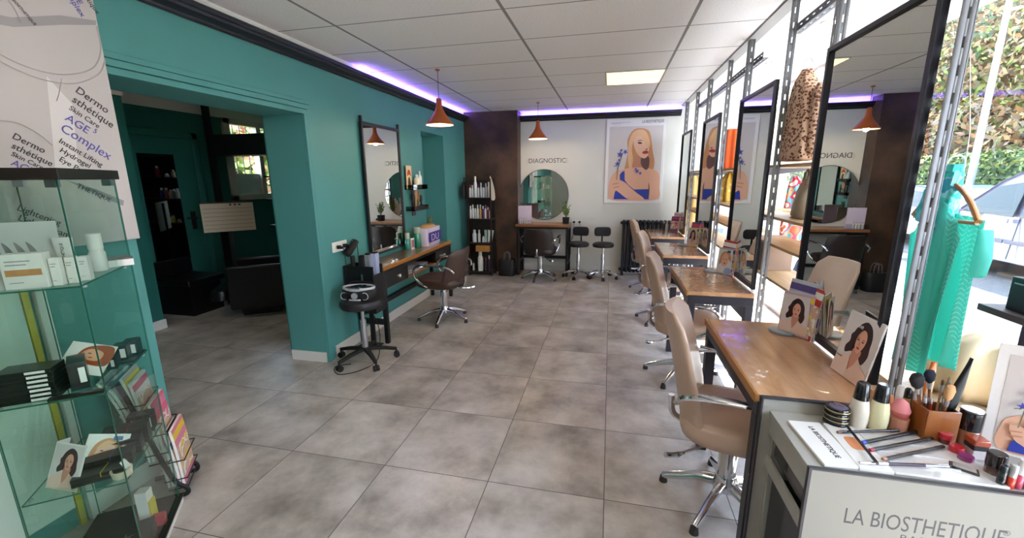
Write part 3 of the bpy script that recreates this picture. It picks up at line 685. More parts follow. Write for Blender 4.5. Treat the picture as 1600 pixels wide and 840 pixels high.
# side caddy, box holders
cy = thing('tool_caddy', 'black bin of styling tools at the near end of the wall table', 'caddy', (L + .17, 3.378, 0))
m = MB(); m.bx(-.15, .15, -.085, -.075, .36, .80).bx(-.15, .15, .075, .085, .36, .80).bx(-.15, -.14, -.075, .075, .36, .80).bx(.14, .15, -.075, .075, .36, .72).bx(-.14, .14, -.075, .075, .36, .37)
m.build('bin', mat('caddy_black', '0F0F12', .55), cy, bevel=.003)
MB().bx(-.02, .02, .06, .085, 0, .36).bx(-.10, .10, -.06, .08, 0, .012).build('stand', BLACK, cy)
hd = thing('hair_dryer', 'black hair dryer standing in the tool caddy', 'hair dryer', (L + .08, 3.36, .80), 0)
MB().tube([(0, 0, -.20), (.0, 0, .06), (.0, 0, .08)], [.016, .021, .02], 10).build('handle', BLACKM, hd)
MB().lathe([(.034, 0), (.038, .03), (.034, .10), (.026, .17)], n=16).build('barrel', BLACKM, hd, loc=(-.03, -.04, .10)).rotation_euler = (-.9, .2, 0)
for k, (x, y, h, c, lb, nm) in enumerate(((.155, 3.40, .17, '26262A', 'black clipper box standing in the tool caddy', 'clipper_box'), (.215, 3.405, .19, '8F9096', 'grey brush holder box at the end of the wall table', 'brush_box'), (.265, 3.43, .20, 'AEB4D6', 'pale blue leaflet box beside the brush box', 'leaflet_box'))):
    t = thing(nm, lb, 'box', (L + x, y, .70)); MB().bx(-.026, .026, -.03, .03, 0, h).build('box', mat('cx' + c, c, .4), t, bevel=.003); MB().bx(-.02, .02, -.024, .024, h, h + .012).build('contents', BLACKM, t)
rp_ = thing('metal_clip', 'small silver clip on the front of the tool caddy', 'clip', (L + .21, 3.287, .70)); MB().bx(-.008, .008, -.006, 0, -.03, .03).build('clip', STEEL, rp_)

# outlet and plugs
ou = thing('power_outlet', 'white double wall socket on the teal wall by the opening', 'socket', (L, 3.29, .98), math.pi / 2)
MB().bx(-.105, .105, -.013, 0, -.045, .045).build('cover_plate', mat('socket_white', 'E6E3DD', .35), ou, bevel=.004)
for x in (-.045, .045):
    MB().cyl((x, -.018, 0), (x, -.008, 0), .022).build('socket_well', mat('socket_grey', 'CFCBC4', .4), ou)
for k, (dx, yy) in enumerate(((-.045, 0), (.045, .0))):
    pl = thing('power_plug', ['black plug in the near socket of the double outlet', 'black plug in the far socket of the double outlet'][k], 'plug', (L + .018, 3.29 + dx, .98), math.pi / 2, 'black plugs in the wall socket')
    MB().box((0, -.016, 0), (.036, .03, .03)).box((.0, -.04, -.004), (.028, .03, .022)).build('plug_body', BLACKM, pl, bevel=.004)
    pts = [(0, -.05, 0), (.01, -.06, -.05), (.04, -.04, -.22), (.08 - .1 * k, -.03, -.42)] if k == 0 else [(0, -.055, 0), (.06, -.06, .05), (.13, -.05, 0), (.15, -.04, -.14)]
    MB().tube(smooth_open(pts), .004, 6).build('cord', BLACKM, pl)
cbx = MB().tube(smooth_open([(-.04, -.12, .005), (-.14, -.2, .005), (-.02, -.32, .005), (.12, -.20, .006), (.14, .02, .02), (.04, .22, .25), (-.11, .22, .50)]), .004, 6).build('floor_cable', BLACKM); cbx.location = (-2.09, 3.10, 0)
tag(cbx, 'thin black cord trailing over the floor under the radio stool', 'cable')

# radio
ra = thing('portable_radio', 'silver and black portable radio with CD lid on the round stool', 'radio', (-2.045, 3.065, .574), .12)
MB().loft([rring(0, 0, .135 * k, .085 * k2, z, 3, 32) for z, k, k2 in ((0, .85, .85), (.012, 1, .97), (.05, 1.04, 1.0), (.085, 1.0, .95), (.098, .9, .85))], 0).build('casing', BLACKM, ra)
MB().tube([(.128 * math.cos(a), .082 * math.sin(a), .094) for a in [2 * math.pi * k / 28 for k in range(28)]], .017, 8, closed=True, flat=.6).build('silver_rim', mat('radio_silver', 'C9CACF', .3, .15), ra)
MB().lathe([(.07, .096), (.068, .106), (.03, .110), (0, .110)], n=28).build('disc_lid', mat('blue_black_gloss', '1C2740', .08, coat=1), ra, )
for s in (-1, 1):
    sp_ = MB().cyl((s * .085, -.075, .045), (s * .088, -.092, .045), .033, n=20).build('speaker', BLACKM, ra); MB().tube([(s * .088 + .030 * math.cos(a), -.092, .045 + .030 * math.sin(a)) for a in [2 * math.pi * k / 20 for k in range(20)]], .003, 6, closed=True).build('speaker_ring', mat('radio_silver', 'C9CACF', .3, .15), sp_)
MB().cyl((0, -.080, .046), (0, -.098, .046), .026, n=20).build('tuning_dial', mat('dial_silver', 'D5D6DA', .3, .5), ra)
MB().bx(-.05, .05, -.097, -.082, .004, .018).build('badge_strip', mat('radio_silver', 'C9CACF', .3, .15), ra, bevel=.003)
MB().tube(smooth_open([(-.12, .05, .095), (-.09, .08, .125), (.09, .08, .125), (.12, .05, .095)]), .007, 8).build('carry_handle', BLACKM, ra)
for k in range(7):
    MB().bx(-.051 + k * .0145, -.041 + k * .0145, -.094, -.086, .104, .108).build('button', BLACKM, ra)

# wall mirror on the teal wall
wm = thing('wall_mirror', 'tall black-framed mirror on the teal wall above the wall table', 'mirror', (L, 4.115, 0), math.pi / 2)
hw = .375; zb, zt = .80, 2.105
MB().bx(-hw, -hw + .024, -.045, -.02, zb, zt + .05).bx(hw - .024, hw, -.045, -.02, zb, zt + .05).bx(-hw + .024, hw - .024, -.045, -.02, zt - .03, zt).bx(-hw + .024, hw - .024, -.045, -.02, zb, zb + .024).bx(-hw + .06, hw - .06, -.02, 0, zb + .1, zb + .14).bx(-hw + .06, hw - .06, -.02, 0, zt - .2, zt - .16).build('mirror_frame', BLACK, wm, bevel=.002)
MB().bx(-hw + .022, hw - .022, -.032, -.026, zb + .02, zt - .02).build('mirror_glass', MIRROR, wm)

# wall racks with accessories
def wall_rack(z, lab):
    t = thing('wall_rack', lab, 'wall rack', (L, 4.82, z), math.pi / 2, 'small black racks on the teal wall')
    MB().bx(-.20, .20, -.11, 0, 0, .006).bx(-.20, .20, -.112, -.108, 0, .055).bx(-.20, -.196, -.11, 0, 0, .055).bx(.196, .20, -.11, 0, 0, .055).build('tray', glass_mat('smoky_acrylic', 'A9A4A6', 1.0), t)
    MB().bx(-.05, .05, -.006, 0, -.07, .10).build('back_plate', mat('rack_dark', '38323A', .5), t)
    return t
wall_rack(1.44, 'upper small rack on the teal wall holding a red and cream card'); wall_rack(1.19, 'lower small rack on the teal wall holding hair brushes')
RX = L + .055
pc = thing('printed_card', 'cream card with a red hat drawing in the upper rack', 'card', (L + .03, 4.685, 1.447), math.pi / 2 + .1)
MB().bx(-.085, .085, -.003, 0, 0, .27).build('card', mat('card_cream', 'E2C99A', .6), pc)
MB().prism([(x, -.0036, z) for x, z in smooth_closed([(-.06, .15), (-.03, .215), (.03, .215), (.06, .15), (0, .17)])], (0, -.0008, 0)).build('red_shape', mat('card_red', 'C23A2A', .6), pc)
MB().prism([(x, -.0036, z) for x, z in smooth_closed([(-.04, .02), (-.03, .12), (.02, .13), (.05, .02)])], (0, -.0008, 0)).build('dark_shape', mat('card_dark', '3B2620', .6), pc)
def bottle(name, lab, cat, loc, r, h, m, cap_m, grp=None, neck=.35, caph=.2, sq=False, rz=0, shoulder=.82, label_m=None):
    t = thing(name, lab, cat, loc, rz, grp)
    hb = h * (1 - caph)
    if sq: rg = [rring(0, 0, r * k, r * .7 * k, z, 5, 20) for z, k in ((0, .95), (.004, 1), (hb * shoulder, 1), (hb, neck + .15))]; MB().loft(rg, 0).build('bottle_body', m, t)
    else: MB().lathe([(r * .93, 0), (r, .004), (r, hb * shoulder), (r * .85, hb * (shoulder + .08)), (r * neck, hb)], n=18).build('bottle_body', m, t)
    MB().lathe([(r * (neck + .08), hb), (r * (neck + .08), h * .985), (r * neck * .9, h)], n=16).build('cap', cap_m, t)
    if label_m: MB().lathe([(r * 1.012, hb * .2), (r * 1.012, hb * .62)], n=18, caps=False).build('paper_label', label_m, t)
    return t
bottle('lotion_bottle', 'cream jug-like bottle in the upper wall rack', 'bottle', (RX, 4.84, 1.447), .036, .17, mat('lotion_cream', 'E5DFC9', .4), WHITE)
bottle('spray_bottle', 'slim white bottle at the far end of the upper wall rack', 'bottle', (RX, 4.93, 1.447), .024, .21, WHITE, WHITE)
for k, (y, c, h, lb) in enumerate(((4.70, '1C1A1E', .19, 'black paddle brush in the lower wall rack'), (4.78, 'B98B5C', .24, 'light wooden round brush in the lower wall rack'), (4.86, '8B6844', .22, 'brown wooden brush in the lower wall rack'), (4.95, '202024', .17, 'short black brush at the far end of the lower rack'))):
    t = thing('hair_brush', lb, 'brush', (RX, y, 1.198), 0, 'hair brushes in the lower wall rack'); t.rotation_euler = (.12 * (k - 1.5), 0, 0)
    MB().tube([(0, 0, 0), (0, 0, .1), (0, 0, h * .5)], [.009, .011, .009], 8).build('handle', mat('br' + c, c, .5), t)
    MB().loft([[Vector((p.x, p.y, z)) for p in rring(0, 0, .014 * q, .033 * q, 0, 3, 16)] for z, q in ((h * .48, .4), (h * .55, .9), (h * .8, 1), (h * .97, .8), (h, .4))], 0).build('brush_head', mat('br' + c, c, .5), t)

# on the wall table
bottle('green_jar', 'tall glass jar with green liquid beside the wall mirror', 'jar', (L + .13, 4.61, TZ), .045, .25, mat('green_liquid', '1E8A66', .1, coat=1), mat('jar_glass_top', 'A9B8A4', .15), neck=.8, caph=.30)
bottle('green_jar', 'clear jar of teal liquid close to the wall mirror glass', 'jar', (L + .085, 4.44, TZ), .035, .20, mat('teal_liquid', '27907E', .1, coat=1), mat('jar_glass_top', 'A9B8A4', .15), neck=.75, caph=.35)
dc = thing('disinfectant_card', 'small white card with a blue and orange figure leaning by the jars', 'card', (L + .12, 4.50, TZ), math.pi / 2 - .25)
MB().bx(-.03, .03, -.003, 0, 0, .13).build('card', WHITE, dc); MB().bx(-.022, .004, -.0045, -.003, .02, .11).build('orange_print', mat('pr_orange', 'D0603A', .5), dc); MB().bx(.006, .024, -.0045, -.003, .02, .11).build('blue_print', mat('pr_blue', '3C6FB4', .5), dc)
tb = thing('paper_box', 'white pack with big violet lettering on the wall table', 'pack', (L + .155, 4.90, TZ), math.pi / 2 + .04)
MB().loft([rring(0, 0, .22 * k, .075 * k, z, 5, 32) for z, k in ((0, .97), (.01, 1), (.13, 1.03), (.215, 1.05))], 0).build('carton', mat('lilac_white', 'DCCFE2', .5), tb)
MB().prism([(x, -.0795 , z) for x, z in ((-.20, .045), (.20, .045), (.215, .165), (-.205, .165))], (0, -.002, 0)).build('violet_band', mat('violet_print', '3A2E8C', .5), tb)
text('DU', .12, mat('lilac_white', 'DCCFE2', .5), tb, (-.15, -.083, .06), sx=1.6)
fb = thing('folded_cloth', 'tan folded cloth lying on the white and violet pack', 'cloth', (L + .15, 4.88, TZ + .216), math.pi / 2)
MB().loft([rring(0, 0, .14 * k, .06 * k, z, 3, 24) for z, k in ((0, .95), (.012, 1), (.028, .95), (.036, .7))], 0).build('fold', mat('tan_cloth', 'C69A68', .8), fb)
sc_ = thing('potted_succulent', 'small potted cactus on the white and violet pack', 'plant', (L + .12, 5.02, TZ + .216))
MB().lathe([(.022, 0), (.035, .004), (.04, .055), (.036, .06), (0, .055)], n=18).build('pot', mat('green_grey_pot', '5C6B52', .6), sc_)
for k in range(7): a = k * .9; MB().tube([(math.cos(a) * .012, math.sin(a) * .012, .05), (math.cos(a) * .02, math.sin(a) * .02, .09), (math.cos(a) * .026, math.sin(a) * .026, .115)], [.008, .010, .003], 8).build('stem', mat('cactus_green', '6D7B52', .7), sc_)
ab = thing('accessory_basket', 'dark basket of clips and combs under the lower wall rack', 'basket', (L + .1, 4.74, TZ), 0)
MB().lathe([(.05, 0), (.062, .004), (.07, .09), (.066, .09), (.058, .01), (0, .008)], n=20).build('basket', glass_mat('smoky_acrylic', 'A9A4A6', 1.0), ab)
for k in range(9): a = k * .7; MB().box((math.cos(a) * .035, math.sin(a) * .035, .12 + .02 * (k % 3)), (.02, .012, .09), 0, Matrix.Rotation(.4 * math.cos(k), 3, 'X')).build('clip', mat('clip%d' % (k % 3), ['2A2426', 'B48A4A', '47424A'][k % 3], .5), ab)
# ================================================================== BACK WALL
# diagnostic table
dt = thing('diagnostic_table', 'wooden-topped black-framed table below the round mirror', 'table', (-1.035, 6.60, 0))
MB().bx(-.43, .43, -.02, .43, .80, .835).build('tabletop', wood_mat('desk_top_wood', 'A9744A', '855431', .35, .3, 0), dt, bevel=.003)
for x in (-.42, .38):
    for y in (0, .385): MB().bx(x, x + .04, y, y + .04, 0, .80).build('leg', BLACK, dt, bevel=.002)
MB().bx(-.38, .38, 0, .03, .77, .80).bx(-.38, .38, .39, .42, .77, .80).bx(-.38, .38, .39, .42, .22, .27).bx(-.42, -.38, .04, .385, .76, .80).bx(.38, .42, .04, .385, .76, .80).bx(-.42, -.38, .04, .385, .2, .24).bx(.38, .42, .04, .385, .2, .24).build('frame_rails', BLACK, dt, bevel=.002)
rm = thing('round_mirror', 'large frameless round mirror on the back wall', 'mirror', (-1.08, BK, 1.285))
MB().cyl((0, -.018, 0), (0, -.012, 0), .408, n=72).build('mirror_glass', MIRROR, rm, angle=20)
MB().cyl((0, -.012, 0), (0, 0, 0), .38, n=48).build('backing', BLACKM, rm)
MB().tube([(.411 * math.cos(2 * math.pi * k / 72), -.015, .411 * math.sin(2 * math.pi * k / 72)) for k in range(72)], .005, 6, closed=True).build('rim', mat('rim_dark', '4A4440', .4), rm)
dg_ = thing('wall_lettering', 'dark word DIAGNOSTIC on the white wall above the round mirror', 'lettering', (-1.03, BK - .001, 1.80))
text('DIAGNOSTIC', .105, mat('lettering_dark', '4A4A52', .6), dg_, (0, 0, 0), sx=.98, align='CENTER', ext=.002)
text('(', .10, mat('lettering_pale', 'BDB9B4', .6), dg_, (-.345, 0, 0), ext=.001, name='faint_bracket'); text('E', .10, mat('lettering_pale', 'BDB9B4', .6), dg_, (.30, 0, 0), ext=.001, name='faint_letter')
st = thing('acrylic_display', 'small lilac printed display stand at the left end of the diagnostic table', 'display stand', (-1.33, 6.70, .835), .08)
MB().bx(-.11, .11, -.004, 0, .0, .29).build('lilac_card', mat('lilac_print', 'CFC0D2', .5), st); MB().bx(-.13, .13, -.07, .01, 0, .006).bx(-.13, .13, -.072, -.068, 0, .07).build('holder', glass_mat('clear_acrylic', 'F2F2F4', 1.0), st)
for k in range(4): bottle('sample_bottle', 'small white sample bottle on the lilac display stand', 'bottle', (-1.40 + k * .035, 6.655, .841), .012, .09, WHITE, mat('cap_grey', '9A97A2', .4), 'sample bottles on the lilac stand')
bk_ = thing('price_board', 'white leaning price card behind the lilac stand', 'card', (-1.385, 6.86, .835), .05); MB().box((0, 0, .13), (.12, .006, .26)).build('board', mat('card_offwhite', 'DED6D2', .5), bk_)
pp = thing('potted_plant', 'small green plant in a black cube pot at the right end of the diagnostic table', 'plant', (-.68, 6.82, .835))
MB().loft([rring(0, 0, .055 * k, .055 * k, z, 6, 20) for z, k in ((0, .85), (.005, .9), (.10, 1.0), (.10, .9), (.09, .88))], 0).build('pot', BLACKM, pp)
lf = MB()
for k in range(26):
    a = random.uniform(0, 6.28); h = random.uniform(.10, .24); r = random.uniform(.01, .07)
    p = [Vector((0, 0, .085)), Vector((math.cos(a) * r * .5, math.sin(a) * r * .5, .085 + h * .5)), Vector((math.cos(a) * r, math.sin(a) * r, .085 + h))]
    lf.tube(p, .0018, 5)
    for j in range(5):
        q = p[1].lerp(p[2], j / 4); lf.ball(q + Vector((random.uniform(-.015, .015), random.uniform(-.015, .015), 0)), (.012, .006, .009), 6)
lf.build('foliage', mat('plant_green', '5E7440', .6), pp)
o2 = thing('power_outlet', 'white double wall socket beside the small green plant', 'socket', (-.52, BK, .835)); MB().bx(-.085, .085, -.012, 0, -.03, .03).build('cover_plate', mat('socket_white', 'E6E3DD', .35), o2, bevel=.003)
for k, x in enumerate((-.045, .045)):
    pl = thing('power_plug', ['black plug in the left half of the socket by the plant', 'black plug in the right half of the socket by the plant'][k], 'plug', (-.52 + x, BK - .012, .84), 0, 'plugs in the socket by the plant')
    MB().cyl((0, 0, 0), (0, -.03, 0), .02).build('plug_body', BLACKM, pl); MB().tube(smooth_open([(0, -.03, 0), (0, -.045, -.08), (-.08 - x, -.03, -.30), (-.11 - x * .5, -.04, -.55)]), .0035, 6).build('cord', BLACKM, pl)

# ---- printed portraits
def art(mb, polys, W, Hh, slots, y0=0.0, dy=0.0005):
    for k, (c, pts, sm) in enumerate(polys):
        q = smooth_closed(pts, 5) if sm else pts
        y = y0 - dy * (k + 1)
        mb.prism([((u) * W, y + dy, v * Hh) for u, v in q], (0, -dy, 0), slots.index(c))
BL = [('bg', [(.055, .045), (.955, .045), (.955, .91), (.055, .91)], False),
      ('hair', [(.45, .86), (.58, .885), (.72, .85), (.77, .74), (.80, .62), (.84, .50), (.82, .40), (.72, .42), (.50, .48), (.42, .34), (.33, .36), (.36, .50), (.38, .62), (.37, .76)], True),
      ('skinD', [(.50, .56), (.74, .56), (.74, .40), (.64, .33), (.48, .40)], True),
      ('skin', [(.10, .05), (.09, .27), (.16, .36), (.32, .41), (.55, .43), (.80, .41), (.93, .35), (.95, .20), (.93, .05), (.5, .03)], True),
      ('shade', [(.62, .55), (.74, .55), (.75, .44), (.70, .40), (.62, .46)], True),
      ('face', [(.47, .74), (.52, .82), (.60, .85), (.70, .78), (.73, .68), (.735, .62), (.715, .56), (.66, .535), (.58, .565), (.51, .63)], True),
      ('hairL', [(.44, .82), (.54, .87), (.66, .85), (.74, .74), (.74, .66), (.66, .70), (.58, .80), (.48, .76), (.45, .64), (.48, .52), (.44, .40), (.39, .52), (.39, .70)], True),
      ('brow', [(.53, .735), (.58, .752), (.63, .738), (.58, .742)], True), ('eye', [(.54, .715), (.575, .728), (.62, .712), (.575, .703)], True), ('brow', [(.675, .64), (.70, .648), (.715, .64), (.70, .634)], True),
      ('lip', [(.625, .605), (.66, .622), (.70, .625), (.735, .605), (.70, .588), (.65, .588)], True),
      ('dress', [(.26, .34), (.285, .37), (.34, .395), (.35, .28), (.42, .22), (.52, .165), (.78, .17), (.78, .047), (.17, .047), (.19, .14), (.28, .20)], False),
      ('skin', [(.15, .29), (.27, .28), (.36, .25), (.44, .20), (.56, .13), (.70, .047), (.44, .047), (.28, .12), (.20, .17)], True),
      ('skinD', [(.15, .235), (.24, .245), (.25, .238), (.15, .225)], True), ('skinD', [(.17, .195), (.25, .205), (.26, .197), (.17, .185)], True),
      ('shade', [(.765, .25), (.785, .17), (.775, .05), (.765, .17)], True)]
def flower(cx, cy, r, a0):
    return ('flower', [(cx + (r if i % 2 == 0 else r * .38) * math.cos(a0 + i * math.pi / 5), cy + (r if i % 2 == 0 else r * .38) * .72 * math.sin(a0 + i * math.pi / 5)) for i in range(10)], False)
BL += [flower(.25, .585, .062, .2), flower(.34, .615, .05, .9), flower(.215, .475, .055, .5), flower(.24, .52, .03, 0), flower(.27, .635, .03, .4), flower(.555, .385, .05, .7), flower(.61, .36, .035, .1), flower(.53, .41, .03, .3),
       ('stem', [(.205, .28), (.215, .28), (.235, .44), (.30, .60), (.29, .605), (.222, .44)], False), ('stem', [(.15, .44), (.22, .46), (.22, .467), (.15, .45)], False)]
BCOL = {'bg': 'CFC6C4', 'hair': 'C98F63', 'hairL': 'E3B48C', 'skin': 'E2AE93', 'skinD': 'C4886C', 'face': 'E8B9A0', 'shade': '6A4A4A', 'brow': '7A5240', 'eye': '3C3440', 'lip': 'B03A3A', 'dress': '2B3DA0', 'flower': '4B4BB4', 'stem': '6A6A58'}
def blonde(parent, W, Hh):
    s = list(BCOL); mb = MB(); art(mb, BL, W, Hh, s)
    return mb.build('portrait_print', [mat('print_' + k, v, .5) for k, v in BCOL.items()], parent)
po = thing('wall_poster', 'large framed poster of a blonde woman with blue flowers', 'poster', (-.095, BK - .008, 1.155))
PW, PH = .885, 1.285
MB().bx(0, PW, -.014, .008, 0, PH).build('white_frame', mat('poster_white', 'E9E5E6', .45), po, bevel=.003)
pa = blonde(po, PW, PH); pa.location = (0, -.0145, 0)
text('LA BIOSTHETIQUE', .060, mat('poster_ink', '2E2A32', .6), po, (.53, -.016, 1.213), sx=.64, ext=.001)
MB().bx(.07, .36, -.0155, -.014, 1.226, 1.231).bx(.07, .22, -.0155, -.014, 1.212, 1.217).build('fine_print', mat('poster_ink2', 'AAA4A8', .6), po)

DK = [('bg', [(0, 0), (1, 0), (1, 1), (0, 1)], False),
      ('hair', [(.38, .84), (.55, .93), (.72, .88), (.82, .74), (.84, .58), (.86, .44), (.76, .30), (.60, .40), (.40, .42), (.22, .36), (.18, .46), (.26, .56), (.24, .66), (.32, .74)], True),
      ('skin', [(.44, .48), (.66, .48), (.64, .34), (.56, .22), (.46, .10), (.40, .24), (.42, .36)], True),
      ('face', [(.44, .74), (.52, .80), (.64, .78), (.70, .68), (.68, .56), (.60, .45), (.53, .43), (.45, .50), (.42, .62)], True),
      ('brow', [(.44, .655), (.48, .668), (.53, .655), (.48, .66)], True), ('brow', [(.59, .65), (.63, .662), (.67, .645), (.63, .652)], True), ('eye', [(.45, .63), (.485, .642), (.52, .628), (.485, .622)], True), ('eye', [(.59, .622), (.625, .635), (.66, .618), (.625, .612)], True),
      ('lip', [(.50, .515), (.545, .53), (.60, .515), (.55, .49)], True), ('nose', [(.55, .62), (.565, .56), (.54, .555)], True),
      ('hair', [(.36, .80), (.50, .86), (.62, .83), (.52, .78), (.45, .70), (.42, .58), (.40, .46), (.30, .44), (.28, .60)], True),
      ('suit', [(.42, .38), (.30, .33), (.10, .28), (0, .18), (0, 0), (.42, 0), (.47, .12)], False), ('suit2', [(.66, .36), (.80, .28), (1, .20), (1, 0), (.42, 0), (.47, .12), (.60, .24)], False)]
DCOL = {'bg': 'D7CFCF', 'hair': '3A2226', 'skin': 'C98E78', 'face': 'DDA58E', 'brow': '3A2226', 'eye': '2A1C20', 'lip': 'B2545A', 'nose': 'C08A74', 'suit': 'E3C6B8', 'suit2': 'DDBBAA'}
def brunette(parent, W, Hh, y=0):
    s = list(DCOL); mb = MB(); art(mb, DK, W, Hh, s, y, .0003)
    return mb.build('cover_print', [mat('cover_' + k, v, .35) for k, v in DCOL.items()], parent)

# ---- product rack beside the pillar
pr = thing('product_rack', 'narrow dark shelf rack of hair products in front of the brown pillar', 'shelf rack', (-2.02, 6.42, 0), 0)
RKM = mat('rack_brown_black', '2A211E', .5)
for x in (-.20, .18):
    for y in (0, .24): MB().bx(x, x + .022, y, y + .022, 0, 1.56).build('upright', RKM, pr)
RZ = [.07, .545, .93, 1.265]
for z in RZ: MB().bx(-.20, .202, 0, .262, z - .018, z).build('shelf', RKM, pr, bevel=.002)
MB().bx(-.20, .202, .25, .262, .05, 1.54).build('back_panel', mat('rack_back_dark', '211A18', .6), pr)
PC = ['E9E6E2', 'E2DFDC', 'DAD6D2', 'EDEAE6', '4A2E5A', 'C9A35C', '7A3A78', '8F1E3C', '2C2B30', 'C7C2C0']
def prod(x, z, h, r, c, cap, lb, name='product_bottle', y=.08, sq=False, grp=None):
    return bottle(name, lb, 'bottle', (-2.02 + x, 6.42 + y, z), r, h, mat('pd' + c, c, .35), mat('pd' + cap, cap, .35), grp or 'hair products on the rack by the pillar', sq=sq, neck=.55, caph=.22)
S1 = [(-.165, .20, .018, 'E9E6E2', '8F1E3C', 'slim white bottle with crimson cap at the left of the top shelf'), (-.125, .19, .018, 'E9E6E2', 'E2DFDC', 'slim white bottle second from left on the top shelf'), (-.075, .33, .027, 'EDEAE6', 'EDEAE6', 'tallest white tube on the top shelf of the rack'), (-.025, .20, .018, 'DAD6D2', '4A2E5A', 'white bottle with violet cap on the top shelf'),
      (.02, .23, .018, 'DAD6D2', 'E2DFDC', 'white bottle right of the violet-capped one'), (.06, .20, .018, 'E2DFDC', '2C2B30', 'white bottle with black cap on the top shelf'), (.10, .22, .018, 'C7C2C0', 'C7C2C0', 'pale grey bottle near the right of the top shelf'), (.145, .24, .02, 'E9E6E2', 'DAD6D2', 'white bottle at the right end of the top shelf')]
for a in S1: prod(a[0], RZ[3], a[1], a[2], a[3], a[4], a[5])
S2 = [(-.165, .20, 'E9E6E2', 'E9E6E2', 'white bottle at the left end of the second shelf'), (-.125, .22, 'EDEAE6', 'DAD6D2', 'white bottle second from left on the second shelf'), (-.085, .21, 'DAD6D2', '2C2B30', 'white bottle with dark cap on the second shelf'), (-.045, .22, 'E9E6E2', 'E9E6E2', 'white bottle left of the golden bottle'), (.0, .22, 'C9A35C', 'C7C2C0', 'golden bottle in the middle of the second shelf'),
      (.045, .20, '7A3A78', 'E9E6E2', 'purple bottle with white cap on the second shelf'), (.085, .21, 'E2DFDC', '7A3A78', 'white bottle with purple cap on the second shelf'), (.125, .18, '8F1E3C', 'E9E6E2', 'dark red bottle on the second shelf'), (.16, .17, 'E9E6E2', '8F1E3C', 'small white bottle with red cap at the right of the second shelf')]
for a in S2: prod(a[0], RZ[2], a[1], .018, a[2], a[3], a[4])
S3 = [(-.11, .20, .034, 'EDEAE6', 'EDEAE6', 'wide white jar-like bottle on the third shelf'), (-.03, .20, .022, 'DAD6D2', 'C7C2C0', 'white bottle in the middle of the third shelf'), (.04, .10, .022, 'E2DFDC', 'E2DFDC', 'short white pot on the third shelf')]
for a in S3: prod(a[0], RZ[1], a[1], a[2], a[3], a[4], a[5])
for k, x in enumerate((.075, .12, .16)):
    tq = thing('cream_tube', ['pale teal tube leaning on the third shelf', 'white tube between two others on the third shelf', 'silvery tube at the right of the third shelf'][k], 'tube', (-2.02 + x, 6.52, RZ[1]), 0, 'tubes on the third shelf'); tq.rotation_euler = (0, .08 * k, 0)
    MB().loft([rring(0, 0, .016 + .008 * z / .2, .014 * (1 - z / .21), z, 3, 16) for z in (.02, .05, .1, .15, .2)], 0).build('tube_body', mat('tb%d' % k, ['A8C8C6', 'E6E4E2', 'B9BCC2'][k], .4), tq); MB().cyl((0, 0, 0), (0, 0, .022), .014).build('cap', WHITE, tq)
prod(-.02, RZ[0], .33, .045, 'EDEAE6', 'E2DFDC', 'largest white bottle on the bottom shelf of the rack')
prod(-.14, RZ[0], .16, .018, 'C7C2C0', '2C2B30', 'small grey bottle at the left of the bottom shelf'); prod(.07, RZ[0], .22, .018, '2C2B30', '8F1E3C', 'black bottle with red cap on the bottom shelf'); prod(.13, RZ[0], .26, .018, '4A2E5A', 'E9E6E2', 'dark violet bottle on the bottom shelf')
wb = thing('wooden_box', 'small honey wood box lying on top of the largest white bottle', 'box', (-1.99, 6.47, RZ[0] + .332)); MB().bx(-.10, .13, -.05, .07, 0, .10).build('box', wood_mat('box_wood', 'C98E4C', 'B07838', .4, 0, 0), wb, bevel=.004)
tw = MB().prism(smooth_closed([(0, 0), (.045, .02), (.03, .22), (.0, .33), (-.012, .15)]) and [(x, 0, z) for x, z in smooth_closed([(0, 0), (.055, .015), (.035, .2), (-.02, .36), (-.014, .15)])], (0, .02, 0)).build('hanging_sheet', mat('cream_paper', 'D9C9B8', .6), None)
tw.location = (-1.812, 6.43, 1.235); tag(tw, 'cream paper sheet hanging off the right side of the product rack', 'paper')
blk = thing('hanging_bag', 'small black bag hanging at the left side of the product rack', 'bag', (-2.262, 6.45, 1.27)); MB().loft([rring(0, 0, .03 * k, .09 * k, z, 3, 16) for z, k in ((-.02, .8), (0, 1), (.15, .95), (.24, .6))], 0).build('pouch', BLACKM, blk); MB().tube(smooth_open([(0, -.04, .23), (0, 0, .31), (0, .04, .23)]), .006, 6).build('loop', BLACKM, blk)
# black tote
bg = thing('tote_bag', 'black tote bag standing on the floor by the brown pillar', 'bag', (-1.60, 6.55, 0))
MB().loft([[Vector((p.x + .01 * math.sin(9 * p.y), p.y, z)) for p in rring(0, 0, .13 * k, .09 * k2, 0, 4, 24)] for z, k, k2 in ((0, .95, .95), (.02, 1.02, 1), (.12, 1.04, 1.0), (.22, 1.0, .85), (.265, .96, .6), (.25, .9, .5))], 0).build('bag_body', mat('bag_black', '141317', .5), bg)
for s in (-1, 1): MB().tube(smooth_open([(-.05, s * .04, .24), (-.035, s * .035, .37), (.035, s * .035, .37), (.05, s * .04, .24)]), .006, 6).build('handle', mat('handle_grey_leather', '6E6C70', .4), bg)

